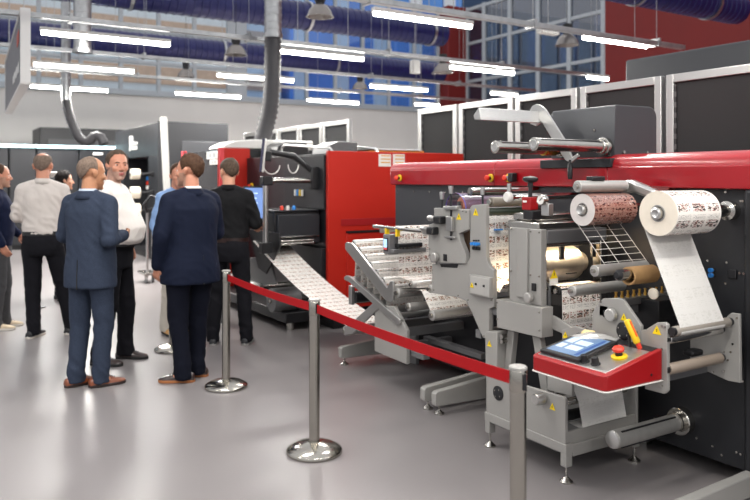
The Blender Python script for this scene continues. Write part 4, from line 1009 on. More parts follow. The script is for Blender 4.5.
# tower with red end panel and glazed guard
MB().box(3.24, 3.66, 9.0, 9.06, .2, 1.985).build('red_tower_end', RED_W, m2, .006)
MB().box(3.66, 4.8, 9.02, 10.6, 1.86, 1.98).build('tower_top', BLACK, m2, .01)
MB().box(3.24, 3.3, 8.985, 9.03, .2, 1.99).build('red_corner_post', mat('lighter_red_trim', 'd8444a', .4), m2, .004)
MB().box(3.23, 3.29, 10.5, 10.58, .2, 1.99).build('red_corner_post', mat('lighter_red_post', 'd8444a', .4), m2, .004)
MB().box(3.25, 3.27, 9.05, 10.5, .9, 1.96).build('glazed_guard', glass('smoky_guard_glass', '9c9a9c', .14, .25), m2)
MB().box(3.3, 3.6, 9.06, 10.5, .2, .9).build('red_lower_panel', RED_M, m2, .004)
MB().box(3.55, 3.62, 9.06, 10.5, .9, 1.95).build('inner_wall', mat('grey_inner_wall', '8b8b8d', .4, .3, .05, 5), m2)
for k in range(3): MB().cyl((3.56, 9.25 + k * .4, 1.2 + .12 * (k % 2)), (3.34, 9.25 + k * .4, 1.2 + .12 * (k % 2)), .07, n=20).build('inner_roller', mat('cream_roller_%d' % k, 'cfc0a0', .5), m2)
for (px0, py0, px1, py1) in ((207, 152, 218, 158.5), (210, 159.5, 218, 164.5)):
    a, b = rx(px0, py0, 3.245), rx(px1, py1, 3.245)
    s_ = MB().box(3.24, 3.246, b.y, a.y, b.z, a.z).build('white_sticker', PAPER, m2)
    q = MB()
    for k in range(2): q.box(3.238, 3.24, b.y + (a.y - b.y) * (.2 + .35 * k), b.y + (a.y - b.y) * (.42 + .35 * k), b.z + .02, a.z - .02)
    q.build('grey_print', mat('grey_print_%d' % px0, 'b8b8b8', .5), s_)
p0 = rx(223, 148, 3.3)
MB().prism([(3.3, 9.02, 1.985), (3.34, 9.02, 2.03), (3.46, 9.02, 2.085), (3.7, 9.02, 2.11), (4.6, 9.02, 2.11), (4.6, 9.02, 1.985)], (0, .6, 0)).build('white_top_cover', WHITE_PL, m2, .02)
MB().prism([(3.8, 8.5, 1.86), (3.84, 8.5, 2.0), (3.95, 8.5, 2.06), (4.25, 8.5, 2.06), (4.3, 8.5, 1.86)], (0, .5, 0)).build('hose_hood', BLACK, m2, .02)
# operator side: dark recess, reel shaft, arm and monitors
MB().box(3.58, 3.63, 6.78, 7.75, 1.27, 1.84).build('front_panel', DARK, m2, .004)
MB().box(3.56, 3.63, 6.8, 7.7, .3, .86).build('lower_panel', DARK, m2, .004)
MB().box(3.5, 3.6, 6.90, 7.0, 1.48, 1.72).build('shaft_mount', BLACK, m2, .012)
sh2 = MB().cyl((3.5, 6.95, 1.572), (3.05, 6.95, 1.572), .028, n=24).build('reel_shaft', STEEL, m2)
MB().box(2.95, 3.06, 6.90, 7.0, 1.525, 1.62).build('shaft_end', BLACK, sh2, .01)
ab = [Vector((3.52, 6.95, 1.68)), Vector((3.32, 6.96, 1.83)), Vector((3.06, 6.98, 1.87))]
ma = MB().tube([ab[0], ab[0].lerp(ab[1], .5), ab[1], ab[1].lerp(ab[2], .5), ab[2]], [.03, .028, .034, .03, .03], 12).build('monitor_arm', BLACK, m2)
for c_, w in ((Vector((3.30, 6.93, 1.74)), .06), (Vector((3.06, 6.94, 1.73)), .09)):
    MB().tube([c_ + Vector((w * cos(q), 0, .09 * sin(q) if sin(q) < 0 else .06 * sin(q))) for q in [pi * (k / 12) + pi for k in range(13)]], .006, 6).build('cable_loop', WHITE_PL, ma)
t = thing('swing_monitor', 'thin monitor seen edge-on at the end of the black swing arm', 'monitor', rd(265, 172, 7.4))
c_ = rd(264.5, 156, 7.45); MR2 = Matrix.Rotation(radians(-24), 3, 'Z') @ Matrix.Rotation(radians(6), 3, 'Y')
MB().obox(c_, (.02, .42, .34), MR2).build('case', WHITE_PL, t, .01)
MB().obox(c_ + MR2 @ Vector((-.022, 0, 0)), (.026, .42, .33), MR2).build('bezel', mat('dark_violet_bezel', '34324a', .25), t, .004)
MB().obox(c_ + MR2 @ Vector((.04, 0, 0)), (.06, .1, .1), MR2).build('mount', BLACK, t, .008)
c2 = [Vector((3.6, 7.1, 1.7)), Vector((4.1, 7.1, 1.9))]
for (x0, y0_, x1, y1_) in ((3.75, 8.2, 3.8, 6.95), (4.3, 7.9, 4.35, 6.9)):
    MB().tube([(x0, y0_, 1.86), (x0, y0_, 1.97), (x0, y0_ - .1, 2.0), (x1, y1_ + .1, 1.93), (x1, y1_, 1.86)], .014, 8).build('top_rail', ALU, m2)
MB().prism([(3.9, 7.3, 1.86), (3.93, 7.3, 1.97), (4.05, 7.3, 2.02), (4.3, 7.3, 2.02), (4.3, 7.3, 1.86)], (0, .4, 0)).build('grey_hood', GREY_D, m2, .01)
t = thing('orange_case', 'orange and white case lying on top of the red end machine', 'case', (4.9, 7.4, 1.86))
MB().box(4.45, 5.25, 7.3, 7.7, 1.86, 1.93).build('orange_body', mat('orange_plastic', 'e8862a', .5), t, .01)
MB().box(4.40, 5.2, 7.28, 7.72, 1.93, 1.945).build('white_lid', WHITE_PL, t, .004)
for k, mm in enumerate((PAPER, YELLOW, BLUE_PL, PAPER)): MB().box(3.565, 3.58, 7.25 + k * .06, 7.29 + k * .06, 1.40, 1.47).build('coloured_switch', mm, m2, .003)
# delivery box and printed web coming out
db = MB().box(3.08, 3.6, 6.92, 7.5, .90, 1.25).build('delivery_box', BLACK, m2, .012)
MB().box(3.07, 3.6, 6.90, 7.52, 1.25, 1.265).build('box_lid', DARK, db, .004)
MB().box(3.10, 3.58, 6.87, 6.925, .92, 1.22).build('front_frame', mat('black_front_frame', '2a2b2f', .4), db, .006)
MB().box(3.10, 3.56, 6.84, 6.90, .985, 1.0).build('steel_lip', STEEL, db, .003)
for k in range(2): MB().cyl((3.12, 6.86, .95 - k * .03), (3.5, 6.86, .95 - k * .03), .014, n=12).build('steel_bar', STEEL, db)
for k, mm in enumerate((REDBTN, PAPER, BLUE_PL)): MB().rod((3.2 + k * .07, 7.0, 1.265), (3.2 + k * .07, 7.0, 1.31), [(0, .02), (.03, .02), (.045, .012)], 12).build('small_bottle_cap', mm, db)
fe = gr['e']
e5 = rx(345, 331, 2.97); roller(fest, e5.y, e5.z, .04, 2.97, 3.40, ALU_R, 'guide_roller', .02)
MB().plate([(343,327),(349,325),(376,300),(380,306),(352,334),(344,335)], 2.955, .02).build('lower_arm', ALU, fest, .003)
n = 10; A_, B_ = (7.3, .93), (e5.y + .03, e5.z + .032)
path = [(A_[0] + (B_[0] - A_[0]) * k / n, A_[1] + (B_[1] - A_[1]) * k / n - .06 * sin(pi * k / n)) for k in range(n + 1)]
path += [(e5.y - .02, e5.z + .036), (e5.y - .0415, e5.z), (e5.y - .02, e5.z - .036), (e5.y + .1, e5.z - .02), (e5.y - .12, e5.z + .05), (los[-1][0], los[-1][1] - .03)][:4]
o = MB().web(path, 3.0, 3.36).build('paper_web', PRINT_L, None, angle=50)
tag(o, 'long printed web running from the black machine down to the festoon rollers', 'paper web')
MB().plate([(248,229),(279,233),(279.5,247),(266,274),(258,268)], 3.03, .02).build('black_bracket', BLACK, m2, .004)
MB().plate([(249,258),(262,256),(271,263),(276,284),(249,286)], 3.12, .02).build('grey_guard', GREY_D, m2, .004)
pz = rx(293, 289.5, 3.12); MB().cyl((3.12, 7.35, .42), (3.6, 7.35, .42), .045, n=20).build('steel_roller', STEEL, m2)
MB().bar((3.1, 8.6, .45), (3.1, 7.3, .42), .06, .06).build('side_tube', ALU, m2, .01)
MB().rod((3.1, 7.05, .32), (3.4, 7.05, .32), [(0, .12), (.004, .125), (.296, .125), (.3, .12)], 32).build('grey_reel', GREY_D, m2)
MB().cyl((3.08, 7.05, .32), (3.6, 7.05, .32), .03, n=14).build('reel_spindle', STEEL, m2)
MB().box(3.2, 3.62, 6.9, 9.0, .09, .2).build('floor_frame', BLACK, m2, .01)
for y in (7.0, 8.9): MB().cyl((3.3, y, 0), (3.3, y, .1), .04, n=12).build('foot', STEEL, m2)
# desk, column and desktop monitor
t = thing('operator_desk', 'narrow black operator desk with a steel column beside the man in black', 'desk', (3.0, 7.85, 0))
dk = rd(262, 222, 7.7)
MB().box(2.72, 3.4, 7.55, 8.05, 1.09, 1.115).build('desk_top', mat('dark_grey_desk', '3c3d44', .35), t, .005)
cq = rd(265.5, 220, 7.35); MB().cyl((cq.x, cq.y, .84), (cq.x, cq.y, 1.52), .028, n=18).build('column', ALU, t)
MB().box(cq.x - .05, cq.x + .06, cq.y - .04, cq.y + .06, .84, .95).build('column_clamp', BLACK, t, .008)
MB().box(2.8, 2.86, 7.6, 8.0, 0, 1.09).build('side_leg', DARK, t, .004)
t = thing('desktop_monitor', 'desktop monitor with a pale blue screen beside the man in black', 'monitor', rd(256, 222, 7.6))
c_ = rd(255, 203, 7.55); MR3 = Matrix.Rotation(radians(-14), 3, 'Z')
MB().obox(c_, (.24, .03, .35), MR3).build('case', BLACK, t, .006)
MB().obox(c_ + MR3 @ Vector((-.005, -.018, .0)), (.205, .006, .315), MR3).build('screen', emit('blue_screen', '6f8cc4', .5), t)
for k in range(4): MB().obox(c_ + MR3 @ Vector((-.03 - .01 * (k % 2), -.0225, .1 - k * .05)), (.11, .002, .014), MR3).build('screen_row', emit('screen_row_%d' % k, 'a9c0e8', .8), t)
MB().bar(c_ - Vector((0, -.03, .12)), (c_.x, c_.y + .03, 1.11), .05, .03).build('stand', BLACK, t)
MB().box(c_.x - .1, c_.x + .1, c_.y - .06, c_.y + .1, 1.115, 1.127).build('stand_base', BLACK, t, .004)
t = thing('keyboard', 'dark keyboard on the operator desk under the hand of the man in black', 'keyboard', (2.86, 7.66, 1.115))
MB().box(2.74, 2.98, 7.58, 7.72, 1.1155, 1.135).build('case', DARK, t, .004)
m = MB()
for i in range(10):
    for j in range(4): m.box(2.75 + i * .0225, 2.768 + i * .0225, 7.59 + j * .03, 7.614 + j * .03, 1.135, 1.142)
m.build('keys', GREY_D, t)
p = rd(252, 187, 8.6); estop(m2, rx(252, 187, 3.58), 'x', 1.8)

# ================================================================== DARK MACHINE AT THE BACK LEFT
LOGO_W = mat('white_logo', 'f0efec', .5)
m3 = thing('finishing_machine', 'charcoal finishing machine with a white logo and reel holders at the back left', 'printing machine', (4.5, 15.5, 0))
MB().box(3.8, 5.2, 13.95, 17.5, 2.02, 2.66).build('header', DARK, m3, .01)
MB().box(4.3, 5.2, 13.95, 17.5, .1, 2.02).build('body', DARK, m3, .01)
MB().box(3.8, 5.19, 13.9, 13.95, .06, 2.68).build('end_wall', DARK, m3, .006)
MB().box(3.8, 4.3, 13.95, 14.6, .06, 2.02).build('corner_pillar', DARK, m3, .006)
MB().box(3.8, 4.3, 16.7, 17.5, .06, 2.02).build('corner_pillar', DARK, m3, .006)
a, b = ry(182, 141, 13.9), ry(217, 190, 13.9); MB().box(a.x, b.x, 13.885, 13.902, .9, a.z).build('end_panel', SLATE, m3, .008)
MB().box(3.85, 5.1, 14, 17.4, 0, .1).build('plinth', BLACK, m3)
def lg(px0, py0, px1, py1):
    p, q = rx(px0, py0, 3.795), rx(px1, py1, 3.795); return (3.792, 3.802, q.y, p.y, q.z, p.z)
m = MB()
for r_ in ((129.4,136.2,130.6,150.8),(130.6,136.2,132.6,137.6),(132,137,132.9,140),(130.6,140,132.6,141.2),(131,141.8,132.3,145),(132.8,141.2,133.7,145),(134.3,141.5,135,145),(135.6,142,137.4,144.4),(131.8,146.3,133,149.8),(133.6,146,134.8,149.6),(135.4,145.8,137,149.4),(129.4,145.4,131.5,146.6)):
    m.box(*lg(*r_))
m.build('white_logo', LOGO_W, m3)
for k, (px, py) in enumerate(((147, 174), (147, 192.5), (148, 210.5))):
    c_ = rx(156, py, 3.8)
    hd = MB().cyl((3.85, 14.25, c_.z), (3.34, 14.25, c_.z), .03, n=14).build('reel_holder', BLACK, m3)
    MB().box(3.76, 3.82, 14.19, 14.31, c_.z - .05, c_.z + .05).build('holder_block', BLACK, hd, .008)
    t = thing('paper_reel', ('upper', 'middle', 'lowest and largest')[k] + ' white reel on the holders of the charcoal machine at the back', 'paper roll', (3.4, 14.25, c_.z), 'white reels on the back machine')
    r_ = (.10, .115, .14)[k]
    MB().pipe((3.38, 14.25, c_.z), (3.54, 14.25, c_.z), r_, .045, 32).build('paper_winding', EDGE, t)
    MB().pipe((3.36, 14.25, c_.z), (3.55, 14.25, c_.z), .046, .031, 24).build('core', GREY, t)
for k, (mm, z) in enumerate(((BLUE_PL, 1.55), (REDBTN, 1.45), (PAPER, 1.35))): MB().box(4.25, 4.31, 16.2, 16.5, z, z + .08).build('coloured_label', mm, m3)
pt = [rd(163.5, 117, 13.2), rd(170.5, 262, 13.2)]
t = thing('leaning_post', 'tall pale aluminium post standing at the corner of the charcoal machine', 'post', (pt[1].x, pt[1].y, 0))
q = pt[1].copy(); q.z = 0
MB().bar(pt[0], q, .15, .09, (1, 0, 0)).build('channel', mat('pale_anodised', 'bcbbb7', .45, .2), t, .006)
MB().obox(q + Vector((0,0,.015)), (.25, .25, .03)).build('base_plate', STEEL, t)
# trolley
tw = rz(150, 283, 0)
t = thing('reel_trolley', 'small steel trolley on castors with upright rods before the charcoal machine', 'trolley', (tw.x, tw.y, 0))
for k, (dx, dy) in enumerate(((-.06, -.03), (.06, .05), (.02, .3))):
    w = MB().rod((tw.x + dx - .015, tw.y + dy, .05), (tw.x + dx + .015, tw.y + dy, .05), [(0, .045), (.004, .05), (.026, .05), (.03, .045)], 20).build('caster_wheel', GREY_D, t)
    MB().box(tw.x + dx - .022, tw.x + dx + .022, tw.y + dy - .02, tw.y + dy + .02, .06, .12).build('caster_fork', STEEL, w, .003)
MB().box(tw.x - .1, tw.x + .1, tw.y - .06, tw.y + .36, .12, .16).build('base', STEEL, t, .006)
for dx in (-.035, .05): MB().cyl((tw.x + dx, tw.y + .02, .16), (tw.x + dx, tw.y + .02, 1.1), .02, n=12).build('upright_rod', ALU, t)
MB().tube([(tw.x - .035, tw.y + .02, 1.08), (tw.x - .09, tw.y - .02, 1.2), (tw.x, tw.y - .04, 1.33), (tw.x + .12, tw.y, 1.28), (tw.x + .05, tw.y + .02, 1.08)], .025, 10).build('grip', BLACK, t)
p = rd(103, 152.5, 17.2); tag(MB().box(3.4, 3.62, 17.955, 17.969, 2.14, 2.2).build('white_plate', PAPER), 'small white name plate on the top of the right back cabinet', 'name plate')

# ================================================================== BELT BARRIER
POSTS = [((1.90, 2.04), 'polished steel barrier post nearest the camera, cut off by the bottom edge'), ((1.945, 3.80), 'polished steel barrier post in the middle of the floor with its base fully in view'), ((1.978, 5.34), 'polished steel barrier post beside the navy-suited man'), ((1.977, 6.75), 'farthest steel barrier post, partly behind the navy-suited man')]
POST = mat('polished_post_steel', 'aaa69e', .2, 1.0, .03, 10)
def make_post():
    t = thing('barrier_post', '', 'barrier post', (0, 0, 0), 'belt barrier posts')
    MB().rod((0,0,0), (0,0,1), [(0, .158), (.004, .163), (.016, .163), (.024, .158), (.045, .12), (.058, .075), (.064, .045), (.066, .036)], 40).build('base', POST, t)
    MB().rod((0,0,.06), (0,0,1), [(0, .031), (.74, .031)], 28).build('pole', POST, t)
    h = MB().rod((0,0,.80), (0,0,1), [(0, .0315), (.004, .033), (.078, .033), (.082, .031)], 28).build('belt_cassette', POST, t)
    MB().rod((0,0,.882), (0,0,1), [(0, .031), (.002, .034), (.01, .034), (.014, .03)], 28).build('cap', GREY, h)
    MB().box(-.008, .008, -.037, -.031, .812, .872).build('belt_slot', BLACK, h); MB().box(-.008, .008, .031, .037, .812, .872).build('belt_slot', BLACK, h)
    return t
pp = make_post()
for i, ((x, y), lab) in enumerate(POSTS):
    o = pp if i == 0 else copy_tree(pp); o.location = (x, y, 0); o['label'] = lab
BELT = mat('red_woven_belt', 'a0060f', .7, 0, .04, 60, .05, 300, spec=.25)
def belt(a, b, label, sag):
    (x0, y0_), (x1, y1_) = a, b; d_ = Vector((x1 - x0, y1_ - y0_, 0)).normalized()
    m = MB(); n = 14; rows = []
    nn = Vector((-d_.y, d_.x, 0)) * .0015
    for k in range(n + 1):
        s = k / n; c_ = Vector((x0, y0_, 0)) + d_ * .034 + (Vector((x1 - x0, y1_ - y0_, 0)) - d_ * .068) * s
        z = .842 - sag * 4 * s * (1 - s)
        rows.append([c_ + nn + Vector((0,0,z-.0245)), c_ - nn + Vector((0,0,z-.0245)), c_ - nn + Vector((0,0,z+.0245)), c_ + nn + Vector((0,0,z+.0245))])
    m.rings(rows); tag(m.build('barrier_belt', BELT), label, 'barrier belt', 'red barrier belts')
belt(POSTS[0][0], POSTS[1][0], 'red barrier belt from the nearest post to the middle post', .012)
belt(POSTS[1][0], POSTS[2][0], 'red barrier belt from the middle post to the post beside the navy suit', .012)

p = rd(50, 174.5, 9.0); q = rd(37, 178, 9.0)
t = thing('info_stand', 'white tilted panel on a thin stand beyond the bald man in the pale shirt', 'display stand', (p.x, p.y, 0))
MB().rod((q.x, q.y, 0), (q.x, q.y, 1), [(0, .1), (.012, .1), (.016, .018), (1.62, .018)], 20).build('stand_pole', GREY_D, t)
MB().bar((q.x, q.y, 1.61), (p.x, p.y, 1.63), .02, .02).build('stand_arm', GREY_D, t)
MB().obox((p.x, p.y, p.z), (.10, .14, .02), Matrix.Rotation(-YAW - .55, 3, 'Z') @ Matrix.Rotation(radians(-38), 3, 'Y')).build('white_panel', PAPER, t, .004)
# ================================================================== PEOPLE
def remesh(mb, voxel, smooth=4):
    bm = mb.bm; bmesh.ops.recalc_face_normals(bm, faces=bm.faces)
    me = D.meshes.new('tmp'); bm.to_mesh(me); bm.free()
    o = D.objects.new('tmp', me); COL.objects.link(o)
    r = o.modifiers.new('r', 'REMESH'); r.mode = 'VOXEL'; r.voxel_size = voxel
    if smooth:
        s = o.modifiers.new('s', 'SMOOTH'); s.factor = .5; s.iterations = smooth
    dg = bpy.context.evaluated_depsgraph_get(); dg.update()
    out = D.meshes.new_from_object(o.evaluated_get(dg))
    D.objects.remove(o); D.meshes.remove(me)
    return out
def finish(me, name, mats, parent):
    me.name = name; me.materials.clear()
    for m in (mats if isinstance(mats, (list, tuple)) else [mats]): me.materials.append(m)
    for p in me.polygons: p.use_smooth = True
    o = D.objects.new(name, me); COL.objects.link(o); o.parent = parent
    return o
def ell(mb, rows, n=24, power=2.3):
    """closed loft of super-ellipse sections: (centre, rx, ry)"""
    R = []
    for c, a, b in rows:
        c = Vector(c); r = []
        for k in range(n):
            t = 2 * pi * k / n; cx, sx = cos(t), sin(t); e = 2 / power
            r.append(c + Vector((a * math.copysign(abs(cx) ** e, cx), b * math.copysign(abs(sx) ** e, sx), 0)))
        R.append(r)
    return mb.rings(R)
def limb(mb, pts, rad, n=16):
    """round-ended tapering limb through its joints"""
    P = [Vector(p) for p in pts]; out, rr = [], []
    for i in range(len(P) - 1):
        for k in range(6):
            s = k / 6; out.append(P[i].lerp(P[i+1], s)); rr.append(rad[i] + (rad[i+1] - rad[i]) * s)
    out.append(P[-1]); rr.append(rad[-1])
    mb.tube(out, rr, n); mb.ball(P[0], rad[0] * .98, n=14); mb.ball(P[-1], rad[-1] * .98, n=14)
    for i in range(1, len(P) - 1): mb.ball(P[i], rad[i], n=14)
def hand(mb, w, d, pn, side, curl=.5, s=1.0):
    """palm, four unequal bent fingers and a thumb; w wrist, d direction, pn palm normal"""
    w = Vector(w); d = Vector(d).normalized(); pn = Vector(pn); pn = (pn - d * pn.dot(d)).normalized(); a = d.cross(pn) * side
    limb(mb, [w - d * .03, w + d * .02], [.027 * s, .026 * s])
    for k in range(4):
        o = (k - 1.5) * .0195 * s
        limb(mb, [w + d * .015 + a * o * .7, w + d * .088 * s + a * o], [.014 * s, .0115 * s], 10)
        L = (.036, .042, .040, .031)[k] * s; p = w + d * .088 * s + a * o; dv = d.copy(); ch = [p]
        for j in range(3):
            dv = (dv + pn * curl * (.75 + .1 * j)).normalized(); p = p + dv * L * (1, .72, .55)[j]; ch.append(p)
        limb(mb, ch, [.0108 * s, .0098 * s, .009 * s, .0078 * s], 10)
    b = w + d * .022 * s - a * .022 * s; t1 = (d * .62 - a * .62 + pn * .42).normalized(); t2 = (d * .85 - a * .12 + pn * .5).normalized()
    limb(mb, [b, b + t1 * .046 * s, b + t1 * .046 * s + t2 * .034 * s, b + t1 * .046 * s + t2 * .056 * s], [.0145 * s, .0125 * s, .0105 * s, .0085 * s], 10)

def head_parts(mb, Hm):
    """cranium, jaw, brow, nose, lips, chin, cheeks, ears; head frame: x right, y forward, origin between the ears"""
    R3 = Hm.to_3x3()
    def B(c, r, sc): mb.ball(Hm @ Vector(c), r, sc, 18, R3)
    B((0, -.012, .036), 1, (.0765, .097, .084))
    q = MB(); ell(q, [((0, .008, .05), .068, .075), ((0, .013, .0), .066, .075), ((0, .016, -.035), .062, .071), ((0, .024, -.07), .053, .060), ((0, .036, -.095), .038, .044), ((0, .046, -.112), .02, .024)], 22, 2.2)
    bmesh.ops.transform(q.bm, matrix=Hm, verts=q.bm.verts); tmp = D.meshes.new('t'); q.bm.to_mesh(tmp); q.bm.free(); mb.bm.from_mesh(tmp); D.meshes.remove(tmp)
    B((0, .072, .024), 1, (.05, .017, .011))
    limb(mb, [Hm @ Vector((0, .084, .012)), Hm @ Vector((0, .105, -.028))], [.0085, .0125], 12)
    B((.011, .097, -.034), 1, (.009, .011, .008)); B((-.011, .097, -.034), 1, (.009, .011, .008))
    for s in (-1, 1):
        B((s * .041, .060, -.022), 1, (.023, .022, .022))
        B((s * .077, -.006, .0), 1, (.009, .019, .031)); B((s * .081, -.014, .008), 1, (.008, .014, .02))
    B((0, .083, -.0615), 1, (.024, .010, .006)); B((0, .081, -.072), 1, (.021, .010, .0065)); B((0, .073, -.1), 1, (.022, .02, .016))

SKIN = {k: mat('skin_' + k, c, .5, 0, .05, 20) for k, c in (('pale', 'd0987c'), ('pink', 'c2866c'), ('tan', 'b5805f'))}
IRIS = mat('dark_iris', '2a1d18', .2); EYEW = mat('eye_white', 'ddd6d0', .3); LIP = mat('lips', 'a8605a', .5)
def hairline(az, style):
    K = {'short': ((0, .092), (35, .088), (58, .055), (72, .0), (84, -.012), (92, .03), (108, .03), (125, -.02), (180, -.05)),
         'long': ((0, .088), (40, .075), (62, .03), (80, -.07), (110, -.11), (180, -.12)),
         'receding': ((0, .112), (35, .106), (55, .08), (72, .01), (84, -.01), (92, .03), (108, .03), (125, -.02), (180, -.05)),
         'bald': ((0, .14), (70, .14), (76, .02), (84, -.005), (92, .03), (108, .03), (125, -.02), (180, -.05))}[style]
    for (a, z), (b, w) in zip(K, K[1:]):
        if a <= az <= b: return z + (w - z) * (az - a) / (b - a)
    return K[-1][1]
def hair_mesh(Hm, style, thick, seed=0, top=None):
    m = MB(); n, k = 56, 40; V = {}
    c0 = Vector((0, -.012, .036))
    for i in range(k + 1):
        ph = pi * i / k
        for j in range(n):
            t = 2 * pi * j / n; d = Vector((sin(ph) * sin(t), sin(ph) * cos(t), cos(ph)))
            az = math.degrees(math.atan2(abs(d.x), d.y)); z = .036 + d.z * .09
            th = thick * (.55 + .45 * max(0, d.z)) * (1 + .5 * noise.noise(d * 5 + Vector((seed, 0, 0)))) + .25 * thick * noise.noise(d * 17 + Vector((0, seed, 0)))
            th *= max(.22, min(1, (z - hairline(az, style)) / .035))
            rr = Vector((.0765 + th, .097 + th, .084 + th * 1.1))
            p = c0 + Vector((d.x * rr.x, d.y * rr.y, d.z * rr.z))
            if d.z < 0:                     # follow the back of the skull down to the nape
                p.x = math.copysign(max(abs(p.x), abs(sin(t)) * (.062 + th)), p.x); p.y = min(p.y, -.035 - th * .5) if cos(t) < -.45 else p.y
                p.z = .036 + d.z * .105
            V[i, j] = (p, p.z > hairline(az, style) and not (top is not None and p.z > top))
    idx = {}
    def g(i, j):
        if (i, j) not in idx: idx[i, j] = m.bm.verts.new(Hm @ V[i, j][0])
        return idx[i, j]
    for i in range(k):
        for j in range(n):
            q = [(i, j), (i + 1, j), (i + 1, (j + 1) % n), (i, (j + 1) % n)]
            if all(V[a][1] for a in q): m._f([g(*a) for a in q])
    loose = [v for v in m.bm.verts if not v.link_faces]
    bmesh.ops.delete(m.bm, geom=loose, context='VERTS')
    return m
def wrinkle(me, amp, f=(9, 9, 16), seed=0.0, zones=()):
    """soft cloth creases pushed along the normals, deeper near the given joints"""
    nv = [v.normal.copy() for v in me.vertices]
    for v, nn in zip(me.vertices, nv):
        p = v.co
        a = 1 - abs(noise.noise(Vector((p.x * f[0] + seed, p.y * f[1], p.z * f[2] + (p.x + p.y) * 9)))) * 2.2
        b = noise.noise(Vector((p.x * 4 + seed, p.y * 4, p.z * 5)))
        k = .45
        for c, r in zones:
            q = (p - Vector(c)).length / r
            if q < 1: k += 1.1 * (1 - q)
        v.co = p + nn * amp * (k * max(a, -.4) + .8 * b)

